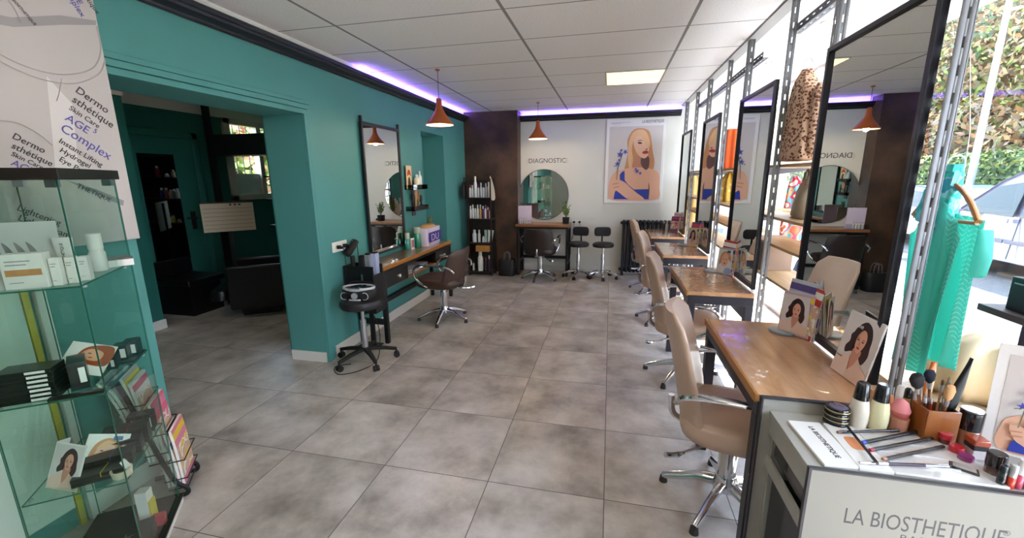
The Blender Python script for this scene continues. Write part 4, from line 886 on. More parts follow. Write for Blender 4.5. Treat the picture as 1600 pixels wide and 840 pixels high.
# ================================================================== LAMPS
COPPER = mat('copper_shade', 'C4693A', 0.32, 0.55)
def pendant(x, y, zb, lab):
    t = thing('pendant_lamp', lab, 'pendant lamp', (x, y, zb), 0, 'copper pendant lamps')
    MB().lathe([(.136, 0), (.136, .012), (.10, .055), (.062, .105), (.038, .150), (.029, .19), (.026, .245), (.018, .252), (0, .253)], n=40, caps=False).build('lamp_shade', COPPER, t, angle=60)
    MB().lathe([(.133, .002), (.129, .014), (.09, .055), (.05, .10), (0, .12)], n=40, caps=False).build('inner_reflector', mat('reflector_cream', 'F5E7CF', .4), t)
    MB().tube([(.135 * math.cos(2 * math.pi * k / 40), .135 * math.sin(2 * math.pi * k / 40), .001) for k in range(40)], .0022, 6, closed=True).build('rim', COPPER, t)
    MB().lathe([(0, .012), (.03, .018), (.038, .045), (.02, .08), (.018, .11)], n=20).build('light_bulb', mat('bulb_glow', 'FFE2B4', .4, emit=6), t)
    MB().cyl((0, 0, .25), (0, 0, H - zb), .0028, n=8).build('cord', BLACKM, t)
    MB().cyl((0, 0, H - zb - .012), (0, 0, H - zb), .022, n=16).build('ceiling_cap', COPPER, t)
    ld = bpy.data.lights.new('bulb', 'POINT'); ld.energy = 4; ld.color = (1, .80, .55); ld.shadow_soft_size = .03
    lo = bpy.data.objects.new('bulb_light', ld); COL.objects.link(lo); lo.parent = t; lo.location = (0, 0, .006)
pendant(-1.68, 4.12, 2.085, 'copper cone pendant lamp in front of the teal wall')
pendant(-1.04, 6.2, 2.105, 'copper cone pendant lamp in front of the round mirror')
def panel(x, y, lab, wx=.585, wy=.6, pw=None, col='FFF0B4'):
    t = thing('ceiling_panel_light', lab, 'ceiling light', (x, y, H), 0, 'square luminous ceiling panels')
    MB().bx(0, wx, 0, wy, -.006, .0).build('panel_frame', mat('panel_frame', 'C9C4B4', .5), t)
    MB().bx(.014, wx - .014, .014, wy - .014, -.010, -.006).build('diffuser', mat('panel_' + col, col, .5, emit=pw or FILL_PANEL_POWER), t)
panel(-.095, 4.672, 'glowing pale yellow ceiling panel in front of the back wall', pw=.46)
panel(-1.29, .388, 'glowing white ceiling panel above the waiting area behind the photographer', col='FFF6E6')  # unseen panel added to raise the diffuse room light
panel(.49 - .6, -1.448, 'glowing white ceiling panel over the entrance end', col='FFF6E6')  # second added panel out of view, more fill for the room
for k, y in enumerate((.3, 1.41, 2.51, 3.62, 4.72, 5.83)):
    t = thing('ceiling_spot', ['round white bay ceiling spotlight nearest the entrance', 'second round bay ceiling spotlight from the entrance', 'round bay ceiling spotlight above the makeup counter end', 'round bay ceiling spotlight above the second mirror', 'round bay ceiling spotlight above the third mirror', 'round bay ceiling spotlight nearest the back wall'][k], 'ceiling light', (1.44, y, H + .004), 0, 'round spotlights in the window bay')
    MB().tube([(.056 * math.cos(2 * math.pi * q / 32), .056 * math.sin(2 * math.pi * q / 32), -.004) for q in range(32)], .007, 8, closed=True).build('trim_ring', PLAINW, t)
    MB().lathe([(.0, -.006), (.05, -.006), (.05, -.002), (0, -.002)], n=32).build('lens', mat('spot_lens', 'FFF4DC', .4, emit=SPOT_EMIT), t)
VI = (0.22, 0.13, 1.0)
vm = mat('violet_led', VI, .5, emit=LED_EMIT)
for k, (a, b) in enumerate((((L + .028, 3.75), (L + .040, 6.78)),)):
    t = thing('led_strip', 'violet LED strip glowing on top of the moulding of the teal wall', 'led strip', (0, 0, 0)); MB().bx(a[0] + .012, b[0] + .012, a[1], b[1], 2.540, 2.543).build('diode_strip', vm, t)
t = thing('led_strip', 'violet LED strip glowing on top of the moulding of the back wall', 'led strip', (0, 0, 0)); MB().bx(-1.45, .97, BK - .040, BK - .028, 2.540, 2.543).build('diode_strip', vm, t)

# ================================================================== SIDE ROOM
fr = thing('black_shelf_frame', 'black metal frame with a deep top beam in the side room', 'shelf frame', (0, 0, 0))
MB().bx(-5.24, -3.6, 4.75, 5.05, 1.89, 2.155).build('top_beam', mat('dark_beam', '12201F', .5), fr, bevel=.004)
MB().bx(-5.245, -5.18, 4.74, 4.80, 0, 2.55).build('post', BLACKM, fr); MB().bx(-4.49, -4.45, 5.0, 5.04, 0, 1.9).build('post', BLACKM, fr)
MB().bx(-4.50, -3.5, 5.10, 5.12, 0, 1.89).build('back_panel', BLACKM, fr)
for z in (1.32, 1.62, .97): MB().bx(-4.49, -3.5, 4.82, 5.10, z - .02, z).build('shelf', BLACKM, fr)
k = 0
for z, row in ((1.32, [(-4.42, .14, 'C9C3BC'), (-4.36, .13, 'A7A29C'), (-4.30, .12, 'E0DCD8'), (-4.22, .15, 'C65A4A'), (-4.14, .15, '4050A0')]), (1.62, [(-4.40, .10, 'B9A88E'), (-4.28, .05, 'C9C9CE'), (-4.12, .16, '8A1F3E')]), (.97, [(-4.36, .05, 'B99A7A'), (-4.26, .10, 'D2B24A'), (-4.20, .08, 'C9C3BC')])):
    for (x, h, c) in row:
        bottle('product_bottle', 'small ' + {'C9C3BC': 'pale', 'A7A29C': 'grey', 'E0DCD8': 'white', 'C65A4A': 'red', '4050A0': 'blue', 'B9A88E': 'tan', 'C9C9CE': 'silver squat', '8A1F3E': 'crimson', 'B99A7A': 'beige squat', 'D2B24A': 'yellow'}[c] + ' bottle on the ' + {1.32: 'middle', 1.62: 'upper', .97: 'lower'}[z] + ' side room shelf', 'bottle', (x, 4.90, z), .026, h, mat('sr' + c, c, .4), WHITE, 'products on the side room shelves', neck=.5); k += 1
cl = thing('price_chart', 'white ruled price chart board on a stand in the side room', 'chart', (-4.72, 4.42, .93), math.radians(50))
MB().bx(-.28, .28, -.006, 0, 0, .37).build('chart_sheet', mat('chart_paper', 'E4D2BC', .6), cl)
m = MB().bx(-.28, .28, -.008, -.006, .355, .37)
for q in range(6): m.bx(-.26, .26, -.0075, -.006, .04 + q * .05, .043 + q * .05)
for q in range(3): m.bx(.02 + q * .05, .045 + q * .05, -.0075, -.006, .325, .345)
m.build('ruled_lines', mat('chart_ink', '5A4A42', .6), cl)
MB().bx(-.02, .02, 0, .02, -.93, .35).box((0, .01, -.92), (.3, .25, .02)).build('stand', BLACKM, cl)
BK1 = mat('wash_black', '0C0D10', .35)
def wash_unit(x, y, rz, lab):
    t = thing('wash_chair', lab, 'wash chair', (x, y, 0), rz)
    MB().loft([rring(0, 0, .30 * k, .28 * k, z, 4, 24) for z, k in ((.28, .95), (.30, 1), (.42, 1), (.45, .93))], 0).build('seat', BK1, t)
    MB().loft([[Vector((-.28 - .12 * (z - .4) + p.x, p.y, z)) for p in rring(0, 0, .06 * k, .27 * k, 0, 4, 24)] for z, k in ((.40, .95), (.43, 1), (.80, 1), (.86, .9))], 0).build('backrest', BK1, t)
    for s in (-1, 1): MB().bx(-.3, .28, s * .30 - .03, s * .30 + .03, .12, .62).build('arm', BK1, t, bevel=.02)
    MB().loft([[Vector((.40 + p.x, p.y, z)) for p in rring(0, 0, .10 * k, .24, 0, 4, 20)] for z, k in ((.22, .8), (.25, 1), (.30, 1), (.33, .8))], 0).build('leg_rest', BK1, t)
    MB().bx(-.2, .2, -.15, .15, 0, .28).build('pedestal', BK1, t, bevel=.01)
    MB().bx(-.62, -.42, -.24, .24, 0, .78).build('column', BK1, t, bevel=.02)
    MB().lathe([(.05, .80), (.16, .80), (.22, .90), (.245, .95), (.22, .95), (.15, .84), (0, .82)], c=(-.52, 0, 0), n=28).build('wash_basin', mat('basin_grey', '5D646A', .2, coat=1), t)
    MB().tube(smooth_open([(-.66, 0, .80), (-.66, 0, 1.0), (-.60, 0, 1.04), (-.54, 0, 1.0)]), .012).build('tap', CHROME, t)
    return t
wash_unit(-4.10, 4.15, math.radians(215), 'black wash chair with basin in the side room')
tr = thing('side_bench', 'low black bench along the side room wall below the door mirror', 'bench', (-4.98, 4.02, 0), 0)
MB().bx(-.28, .28, -.28, .20, .36, .43).build('bench_top', BK1, tr, bevel=.01); MB().bx(-.25, .25, -.25, .15, 0, .36).build('base', BK1, tr); MB().bx(-.28, -.20, -.28, .20, .43, .62).build('bench_back', BK1, tr, bevel=.02)
t = thing('ceiling_panel_light', 'white ceiling panel of the side room', 'ceiling light', (-4.3, 2.2, 2.75), 0, None)  # added out of view to brighten the dark side room
MB().bx(0, .6, 0, .6, -.006, 0).build('panel_frame', mat('panel_frame', 'C9C4B4', .5), t); MB().bx(.014, .586, .014, .586, -.010, -.006).build('diffuser', mat('panel_side', 'FFF3E0', .5, emit=2.0), t)
# ================================================================== LEFT: POSTER, SHOWCASE, MAGAZINE RACK
ps = thing('wall_poster', 'tall pale skin care poster hanging on the teal wall above the glass showcase', 'poster', (L + .036, .45, 1.285), math.pi / 2)
PGW, PGH = 1.19, 1.16
MB().bx(0, PGW, -.006, 0, 0, PGH).build('poster_sheet', mat('poster_lilac_grey', 'C3BBBA', .55, noise=.05, nscale=2), ps, bevel=.001)
def U(y, z): return (y - .45, z - 1.285)
TK = mat('poster_text_dark', '3F3C44', .6); TP = mat('poster_text_violet', '5F5AA8', .6); GR = mat('poster_grey', '9E989A', .6); GR2 = mat('poster_grey_line', 'AAA3A3', .6); LG1 = mat('poster_light_shape', 'D8D1D0', .6)
def ptext(s, y, z, size, m, deg=-36, sx=1.0):
    u, v = U(y, z); return text(s, size, m, ps, (u, -.0085, v), (math.pi / 2, math.radians(-deg), 0), sx=sx)
for s, y, z, sz, m in (('Dermo', 1.492, 1.957, .046, TK), ('sthétique', 1.472, 1.914, .046, TK), ('Skin Care', 1.455, 1.878, .031, TK), ('AGE', 1.432, 1.832, .048, TP), ('Complex', 1.405, 1.786, .055, TP), ('Instant Lifting', 1.392, 1.735, .032, TK), ('Hydrogel', 1.388, 1.696, .032, TK), ('Eye Patch', 1.378, 1.658, .032, TK)):
    ptext(s, y, z, sz, m)
ptext('5', 1.528, 1.790, .030, TP)
for s, y, z, sz, m in (('Dermo', 1.245, 1.740, .036, TK), ('sthétique', 1.236, 1.702, .036, TK), ('Skin Care', 1.230, 1.672, .026, TK), ('AGE', 1.222, 1.636, .038, TP), ('Lightening', 1.205, 1.46, .036, TK), ('Light Cream', 1.20, 1.42, .036, TK), ('50 ml', 1.20, 1.375, .026, TK), ('THETIQUE', 1.42, 1.545, .030, TK)):
    ptext(s, y, z, sz, m, -32)
ptext('LA BIOSTHETIQUE', 1.335, 2.285, .014, TK, -54); ptext('AGE', 1.545, 2.385, .034, TP, -60); ptext('Complex', 1.515, 2.39, .034, TP, -60); ptext('sthétique', 1.585, 2.40, .028, TK, -56)
sh = MB()
def ppoly(pts, m_i, k, sm=True):
    q = smooth_closed([U(*p) for p in pts], 5) if sm else [U(*p) for p in pts]
    sh.prism([(u, -.006 - .0004 * k, v) for u, v in q], (0, -.0004, 0), m_i)
ppoly([(1.20, 2.155), (1.335, 2.165), (1.5, 2.225), (1.632, 2.265), (1.636, 2.285), (1.5, 2.262), (1.335, 2.20), (1.20, 2.19)], 0, 0, False)
ppoly([(1.36, 1.61), (1.44, 1.58), (1.475, 1.90), (1.405, 2.0)], 2, 0, False); ppoly([(.9, 1.60), (1.19, 1.60), (1.19, 1.80), (.9, 1.86)], 2, 0, False)
ppoly([(1.39, 1.575), (1.49, 1.535), (1.60, 1.475), (1.592, 1.45), (1.48, 1.515)], 1, 2, False)
sh.build('poster_shapes', [GR, mat('poster_tool_grey', '8E8A8C', .5), LG1], ps, recalc=True)
rg_ = MB()
for pts in ([(1.18, 2.15), (1.26, 2.06), (1.36, 2.02), (1.47, 2.02), (1.58, 2.07), (1.63, 2.16), (1.632, 2.26)], [(1.18, 2.11), (1.26, 2.03), (1.38, 1.985), (1.50, 1.99), (1.60, 2.05), (1.64, 2.12)], [(1.455, 2.00), (1.435, 1.94), (1.42, 1.905)], [(1.20, 1.80), (1.27, 1.80), (1.33, 1.765), (1.37, 1.72)], [(1.30, 2.30), (1.345, 2.25), (1.36, 2.19)]):
    rg_.tube([Vector((U(y, z)[0], -.007, U(y, z)[1])) for y, z in [(q.x, q.y) for q in smooth_open([(a, b, 0) for a, b in pts], 6)]], .0035, 6, flat=.3)
rg_.build('ring_outline', GR2, ps)

ANG = math.radians(38); SA = Vector((-1.745, 1.022, 0)); SW_, SD_ = .30, .455
def S(lx, ly, z): return (SA.x + lx * math.cos(ANG) - ly * math.sin(ANG), SA.y + lx * math.sin(ANG) + ly * math.cos(ANG), z)
sc = thing('glass_showcase', 'tall glass display showcase with black top in the left foreground', 'showcase', tuple(SA), ANG)
GM = [GREENG, GEDGE]
MB().bx(-SW_ - .012, .012, -.012, SD_ + .012, 1.575, 1.612).build('top_plate', mat('top_black', '17130F', .4), sc, bevel=.002)
MB().bx(-SW_ - .01, .01, -.01, SD_ + .01, 0, .035).build('base_plate', mat('base_white', 'D5D8D4', .4), sc, bevel=.002)
MB().bx(-SW_ - .014, .014, -.014, SD_ + .014, .035, .045).build('base_edge', mat('top_black', '17130F', .4), sc)
for nm, a in (('front_pane', (-SW_, 0, 0, .005, 1)), ('back_pane', (-SW_, 0, SD_ - .005, SD_, 1)), ('side_pane', (-.005, 0, .006, SD_ - .006, 0)), ('side_pane', (-SW_, -SW_ + .005, .006, SD_ - .006, 0))):
    MB().bx(a[0], a[1], a[2], a[3], .045, 1.575, 0, edge=(a[4], 1)).build(nm, GM, sc)
SHZ = (.45, .82, 1.22)
for z in SHZ: MB().bx(-SW_ + .007, -.007, .007, SD_ - .007, z - .006, z, 0, edge=(2, 1)).build('glass_shelf', GM, sc)
m = MB()
for x in (-.02, -SW_ + .02):
    for y in (.02, SD_ - .02): m.box((x, y, 1.562), (.028, .028, .024))
for z in SHZ:
    for x in (-.012, -SW_ + .012):
        for y in (.05, SD_ - .05): m.cyl((x, y, z - .014), (x, y, z - .006), .008, n=10)
m.build('metal_clips', STEEL, sc)
def sbox(lx, ly, z, w_, d_, h, m, name, lab, cat='box', rz=0, grp=None, stripe=None, lbls=0, tilt=None):
    t = thing(name, lab, cat, S(lx, ly, z), ANG + rz, grp)
    MB().bx(-w_ / 2, w_ / 2, -d_ / 2, d_ / 2, 0, h).build('carton', m, t, bevel=.0015)
    if stripe: MB().bx(-w_ * .42, w_ * .42, -d_ / 2 - .001, -d_ / 2, h * .38, h * .56).build('tan_stripe', mat('tan_stripe', 'BA8656', .5), t)
    if lbls == 1: MB().bx(w_ * .05, w_ * .4, -d_ / 2 - .001, -d_ / 2, h * .25, h * .8).build('paper_label', PAPER, t)
    if lbls == 2: MB().bx(-w_ * .38, w_ * .1, -d_ / 2 - .0008, -d_ / 2, h * .68, h * .71).bx(-w_ * .38, w_ * .2, -d_ / 2 - .0008, -d_ / 2, h * .78, h * .81).bx(-w_ * .38, -w_ * .05, -d_ / 2 - .0008, -d_ / 2, h * .18, h * .2).build('fine_print', mat('fine_grey', '8E8A8E', .6), t)
    return t
CW = mat('white_carton', 'DEDAD8', .45); BKC = mat('black_carton', '17201D', .3, coat=.3)
sbox(-.145, .055, 1.22, .105, .05, .118, CW, 'product_carton', 'white carton with a tan stripe on the top showcase shelf', stripe=True, lbls=2)
sbox(-.252, .055, 1.22, .085, .05, .105, CW, 'product_carton', 'plain white carton left of the tan-striped one', lbls=2)
for k, (x, y, h) in enumerate(((-.075, .06, .095), (-.045, .085, .092), (-.022, .115, .088))): sbox(x, y, 1.22, .026, .03, h, CW, 'slim_carton', ['slim white carton touching the tan-striped carton', 'middle one of three slim white cartons', 'slim white carton nearest the showcase corner'][k], lbls=2, grp='three slim white cartons on the top showcase shelf')
dcd = thing('display_card', 'white leaning display card with grey brush strokes at the back of the top shelf', 'card', S(-.22, .20, 1.22), ANG + .1); dcd.rotation_euler = (-.12, 0, ANG + .1)
MB().bx(-.10, .10, 0, .004, 0, .21).build('card', CW, dcd)
mm = MB()
for k in range(4): mm.prism([(x, -.0005, z) for x, z in smooth_closed([(-.05 + k * .03, .02), (-.038 + k * .03, .02), (-.05 + k * .03, .10), (-.075 + k * .03, .14), (-.068 + k * .03, .10)])], (0, -.0008, 0))
mm.build('brush_strokes', GR, dcd)
tq = thing('cream_tube', 'white cream tube standing behind the slim cartons', 'tube', S(-.09, .17, 1.22), ANG)
MB().loft([rring(0, 0, .017 + .012 * z / .15, .016 * (1 - z / .16), z, 3, 20) for z in (.015, .05, .09, .13, .152)], 0).build('tube_body', CW, tq); MB().cyl((0, 0, 0), (0, 0, .02), .016).build('cap', CW, tq); text('LA BIOSTHETIQUE', .012, INK, tq, (.006, -.02, .035), (math.pi / 2, -math.pi / 2, 0))
bottle('serum_bottle', 'round white bottle with pale cap at the far corner of the top shelf', 'bottle', S(-.055, .31, 1.22), .026, .15, CW, mat('soft_white_cap', 'EAE6E3', .3), neck=.82, caph=.42)
t_ = sbox(-.05, .40, 1.22, .13, .085, .028, CW, 'flat_box', 'flat white box with a black lid at the right edge of the top shelf', rz=.5); MB().bx(-.064, .064, -.042, .042, .028, .036).build('lid', BKC, t_)
# middle shelf
for k in range(7):
    sbox(-.215, .075, .82 + k * .0165, .15, .09, .0155, BKC, 'black_box', ['bottom', 'second', 'third', 'fourth', 'fifth', 'sixth', 'topmost'][k] + ' flat black box of the tall stack on the middle showcase shelf', lbls=1, grp='stack of flat black boxes on the middle shelf', rz=.02 * (k % 3 - 1))
sbox(-.115, .13, .82, .05, .11, .105, BKC, 'black_box', 'upright black box beside the tall stack', lbls=1, rz=.35)
sbox(-.085, .02, .82, .15, .022, .011, BKC, 'flat_case', 'long flat black case at the front edge of the middle shelf', rz=.05)
for k, (x, y, h) in enumerate(((-.10, .25, .05), (-.065, .275, .05), (-.06, .355, .07), (-.04, .40, .07))): sbox(x, y, .82, .03 if k < 2 else .05, .06, h, BKC, 'small_black_box', ['left small black box with white label behind the brochure', 'right small black box with white label behind the brochure', 'taller black box at the far end of the middle shelf', 'black box in the far corner of the middle shelf'][k], lbls=1)
sbox(-.03, .36, .82, .05, .14, .008, BKC, 'flat_case', 'flat black case at the right edge of the middle shelf')
sbox(-.27, .25, .82, .06, .12, .05, BKC, 'black_box', 'half-hidden black box at the back left of the middle shelf')
def brochure(x, y, z, rz, lab, fn, w_=.12, h=.17, lean=-.35, roll=0):
    t = thing('folded_brochure', lab, 'brochure', S(x, y, z), ANG + rz); t.rotation_euler = (lean, roll, ANG + rz)
    MB().bx(0, w_, 0, .002, 0, h).bx(0, .003, 0, .05, 0, h).build('paper', PAPER, t)
    q = fn(t, w_ - .01, h - .01); q.location = (.005, -.0005, .005); return t
RDC = dict(BCOL); 
def redhead(parent, W, Hh):
    mb = MB(); polys = [('bg', [(0, 0), (1, 0), (1, 1), (0, 1)], False), ('hair', [(.30, .40), (.98, .30), (1.0, .95), (.60, 1.0), (.30, .80)], True), ('face', [(.35, .50), (.75, .45), (.80, .75), (.50, .85), (.33, .70)], True), ('skin', [(.1, .3), (.5, .42), (.42, .5), (.12, .42)], True), ('eye', [(.45, .68), (.5, .70), (.55, .68), (.5, .665)], True), ('lip', [(.50, .54), (.56, .56), (.62, .54), (.56, .52)], True), ('dark', [(.18, .12), (.32, .10), (.30, .20), (.2, .24)], True)]
    art(mb, polys, W, Hh, ['bg', 'hair', 'face', 'skin', 'eye', 'lip', 'dark'], 0, .0003)
    return mb.build('cover_print', [PAPER, mat('print_red_hair', 'A9532E', .4), mat('print_face2', 'E0A98A', .4), mat('print_skin', 'E2AE93', .5), INK, mat('print_lip', 'B03A3A', .5), INK], parent)
def blondeface(parent, W, Hh):
    mb = MB(); polys = [('bg', [(0, 0), (1, 0), (1, 1), (0, 1)], False), ('hair', [(.1, .35), (.2, .75), (.5, .92), (.85, .8), (.9, .5), (.7, .6), (.3, .45)], True), ('face', [(.25, .40), (.30, .65), (.55, .78), (.75, .62), (.66, .36), (.42, .28)], True), ('hair2', [(.26, .66), (.5, .86), (.8, .72), (.55, .74), (.36, .64)], True), ('eye', [(.36, .58), (.41, .60), (.46, .58), (.41, .565)], True), ('eye', [(.56, .57), (.61, .59), (.66, .57), (.61, .555)], True), ('lip', [(.42, .42), (.50, .44), (.58, .42), (.5, .39)], True), ('blue', [(.62, .86), (.86, .86), (.86, .97), (.62, .97)], False), ('blue2', [(.5, .02), (.98, .02), (.95, .2), (.6, .22)], True)]
    art(mb, polys, W, Hh, ['bg', 'hair', 'face', 'hair2', 'eye', 'lip', 'blue', 'blue2'], 0, .0003)
    return mb.build('cover_print', [PAPER, mat('print_hair', 'C98F63', .5), mat('print_face', 'E8B9A0', .5), mat('print_hairL', 'E3B48C', .5), INK, mat('print_lip', 'B03A3A', .5), mat('pr_blue', '3C6FB4', .5), mat('print_pale_blue', '8FA9D8', .5)], parent)
brochure(-.20, .175, .875, -.25, 'brochure with a red-haired woman on top of the black boxes of the middle shelf', redhead, .15, .12, -.75, .25)
brochure(-.27, .10, .45, -.45, 'open brochure with a dark-haired woman on the lowest showcase shelf', brunette, .115, .17, -.3, .18)
brochure(-.20, .14, .45, .15, 'brochure with a smiling blonde woman on the lowest showcase shelf', blondeface, .13, .15, -.45, .35)
BC = ['C7C03A', '3A62A8', '4AA5A0', 'B0452E']
for k in range(4):
    for j in range(2 + k):
        t = sbox(-.105 + .006 * k, .085 + k * .075, .45 + j * .017, .15, .065, .016, BKC, 'banded_carton', ['front', 'second', 'third', 'last'][k] + (' lowest', ' second', ' third', ' fourth', ' fifth')[j] + ' flat black carton in the rows on the lowest showcase shelf', rz=.12, grp='flat black cartons on the lowest shelf')
        if j == 1 + k: MB().tube([(.01, -.034, .002), (.01, -.034, .0175), (.02, .034, .0175), (.02, .034, .002)], .0013, 6).build('rubber_band', mat('band%d' % k, BC[k], .5), t)
for k in range(3): sbox(-.035 - .03 * k, .41, .45, .028, .06, .085, BKC, 'black_box', ['right', 'middle', 'left'][k] + ' upright black carton at the back right of the lowest shelf', lbls=1)
# bottom of the showcase
bb = sbox(-.10, .13, .046, .17, .20, .07, mat('black_box_matte', '1B211F', .6), 'black_box', 'large matt black box lying on the showcase floor', rz=.15)
MB().prism([(.0 + (.035 if i % 2 else .012) * math.cos(i * math.pi / 6), (.035 if i % 2 else .012) * math.sin(i * math.pi / 6), .071) for i in range(12)], (0, 0, .0008)).build('silver_star', mat('dim_silver', '6E706E', .3, .6), bb)
yb = sbox(-.075, .30, .046, .045, .045, .17, CW, 'white_package', 'slim white upright package with yellow side on the showcase floor', rz=-.2); MB().bx(.0225, .028, -.022, .022, .02, .12).build('yellow_side', mat('package_yellow', 'D8C13A', .5), yb)
rb_ = sbox(-.03, .27, .046, .05, .03, .05, mat('red_pack', 'B8323A', .4), 'red_package', 'small red package on the showcase floor')
bs = thing('small_basket', 'little round basket with a tag on the lowest showcase shelf corner', 'basket', S(-.03, .055, .45), 0)
MB().lathe([(.022, 0), (.03, .003), (.034, .032), (.030, .032), (.026, .006), (0, .005)], n=18).build('basket', mat('basket_cream', 'C9C2AA', .6), bs); MB().box((.012, .01, .045), (.003, .02, .05), 0, Matrix.Rotation(.4, 3, 'X')).build('paper_tag', PAPER, bs)

# magazine rack
MRO = Vector((-2.035, 1.376, 0)) + Vector((math.cos(ANG), math.sin(ANG), 0)) * -.005 + Vector((-math.sin(ANG), math.cos(ANG), 0)) * .145
mr = thing('magazine_rack', 'black tubular magazine rack leaning by the teal wall beside the showcase', 'magazine rack', tuple(MRO), ANG)
for y in (-.10, .10):
    p = smooth_open([(-.17, y, .64), (-.15, y, .665), (-.125, y, .60), (-.02, y, .14), (.035, y, .045), (.03, y, .012), (-.03, y, .012), (-.15, y, .012)], 5)
    MB().tube(p, .0105, 8).build('side_tube', BLACKM, mr)
MB().tube([(-.17, -.10, .64), (-.17, .10, .64)], .009).build('top_bar', BLACKM, mr)
TI = [(-.115, .38, .27), (-.062, .21, .28), (-.008, .05, .29)]
for x, z, h in TI:
    m = MB()
    for zz in (z + .05, z + .15): m.tube([(x - .04, -.10, zz), (x + .055, -.10, zz), (x + .055, .10, zz), (x - .04, .10, zz)], .003, 6)
    m.tube([(x - .03, -.10, z), (x + .05, -.10, z), (x + .05, .10, z), (x - .03, .10, z)], .003, 6); m.build('wire_basket', BLACKM, mr)
MGC = ['D9D6DC', 'C8A9B4', '3C5EA8', 'E4E0DC', 'B9BDC8', 'D85A7A', 'E8D84A', 'C04038', 'F0EEEA', '5A4A86', 'D87A9A', '46606A', 'E9E6DF', 'A8B4C8', 'CC3A6A', 'E6C23A']
ti_n = ['upper', 'middle', 'lower']
def magazine(loc, rz, w_, h, th, c, lab, grp, lean=0, curl=.02, cover=None, roll=0):
    t = thing('magazine', lab, 'magazine', loc, rz, grp); t.rotation_euler = (lean, roll, rz)
    rings = []
    for k in range(9):
        v = k / 8; off = curl * v * v
        rings.append([Vector((0, off, v * h)), Vector((w_, off, v * h)), Vector((w_, off + th, v * h)), Vector((0, off + th, v * h))])
    MB().loft(rings, 0, smooth=False).build('pages', PAPER, t)
    m = MB(); alt = MGC[(MGC.index(c) + 5) % 16] if c in MGC else 'C8A9B4'
    def strip(k0, k1, mi_, dy):
        m.loft([[Vector((-.0006, curl * (k / 16) ** 2 - .0012 + dy, k / 16 * h)), Vector((w_ + .0006, curl * (k / 16) ** 2 - .0012 + dy, k / 16 * h)), Vector((w_ + .0006, curl * (k / 16) ** 2 - .0002 + dy, k / 16 * h)), Vector((-.0006, curl * (k / 16) ** 2 - .0002 + dy, k / 16 * h))] for k in range(k0, k1 + 1)], mi_, smooth=False)
    for dy in (0, th + .0014):
        strip(0, 2, 0, dy); strip(2, 11, 1, dy); strip(11, 13, 0, dy); strip(13, 15, 2, dy); strip(15, 16, 0, dy)
    cv = m.build('cover', [mat('cov_' + c, c, .35), multi_mat('covimg_' + c, [alt, 'D8B49C', 'C9A890', 'EDE6E2', alt], 14, .35), mat('covt_' + alt, alt, .35)], t)
    if cover: q = cover(cv, w_ * .9, h * .9); q.location = (w_ * .05, -.0022, h * .05)
    return t
mi = 0
for i, (x, z, h) in enumerate(TI):
    for j in range(5):
        c = MGC[mi % 16]; mi += 1
        lp_ = MRO + Vector((math.cos(ANG), math.sin(ANG), 0)) * (x + .038 - j * .015) + Vector((-math.sin(ANG), math.cos(ANG), 0)) * -.09
        magazine((lp_.x, lp_.y, z + .01), math.pi / 2 + ANG, .18, h + random.uniform(-.02, .02), .011, c, ['front', 'second', 'third', 'fourth', 'rearmost'][j] + ' magazine in the ' + ti_n[i] + ' basket of the magazine rack', 'magazines in the rack', lean=0.0, curl=(.02 + .012 * j) * (1 if i < 2 else .8))

# ================================================================== ON THE WINDOW TABLES
def mag_group(x, y, k0, which, cov=None):
    specs = [(-.045, .0, -.62, .15, .21), (-.02, .03, -.78, .19, .27), (.005, .05, -1.0, .19, .26)]
    for k, (dx, dy, rz, w_, h) in enumerate(specs):
        magazine((x + dx - .04, y + dy - .02, .7905), rz - .35, w_, h, .006, MGC[(k0 + k * 3) % 16], ['small front', 'middle', 'rear tall'][k] + ' magazine propped against the ' + which, 'magazines propped at the ' + which, lean=-.06, curl=.015, cover=(cov if k == 0 else None), roll=.04 * (k - 1))
mag_group(.95, 2.31, 1, 'nearest station mirror', brunette)
mag_group(.96, 3.68, 4, 'second station mirror', blondeface)
mag_group(.96, 5.10, 6, 'third station mirror', brunette)
mag_group(.96, 6.50, 9, 'farthest station mirror', None)
t = magazine((.918, 1.862, .7905), -math.pi / 2 + .10, .185, .255, .004, 'E4E0DC', 'white booklet with a long dark-haired woman leaning on the nearest mirror', None, lean=-.17, curl=0.0, cover=None)
q = brunette(t, .183, .252); q.location = (.001, -.0016, .001)
text('une', .026, PAPER, t, (.062, -.0080, .205), ext=.0003); text('Mon', .018, PAPER, t, (.012, -.0080, .085), ext=.0003); text('beauté', .012, INK, t, (.012, -.0080, .068), ext=.0003)
for x, y, lb in ((.885, 2.275, 'round grey coaster disc at the far end of the nearest window table'), (.84, 5.10, 'round dark coaster disc on the third window table'), (.85, 3.70, 'round dark coaster disc on the second window table')):
    t = thing('coaster_disc', lb, 'coaster', (x, y, .790), 0, None); MB().lathe([(.0, 0), (.064, 0), (.066, .004), (.064, .009), (0, .009)], n=36).build('disc', mat('coaster_grey', '7C8894', .35), t); MB().lathe([(0, .009), (.06, .009), (.06, .0105), (0, .0105)], n=36).build('top_face', mat('coaster_top', '9AA8B0', .25), t)
for k, x in enumerate((.62, .72)):
    pass
for k, (y, x) in enumerate(((6.62, .80), (6.60, .84))):
    bottle('table_bottle', ['small dark bottle at the back of the farthest table', 'small clear bottle at the back of the farthest table'][k], 'bottle', (x, y - .02, .7905), .02, .12, mat(['bt_dark', 'bt_pale'][k], ['3A3C44', 'C9CED2'][k], .2), WHITE)
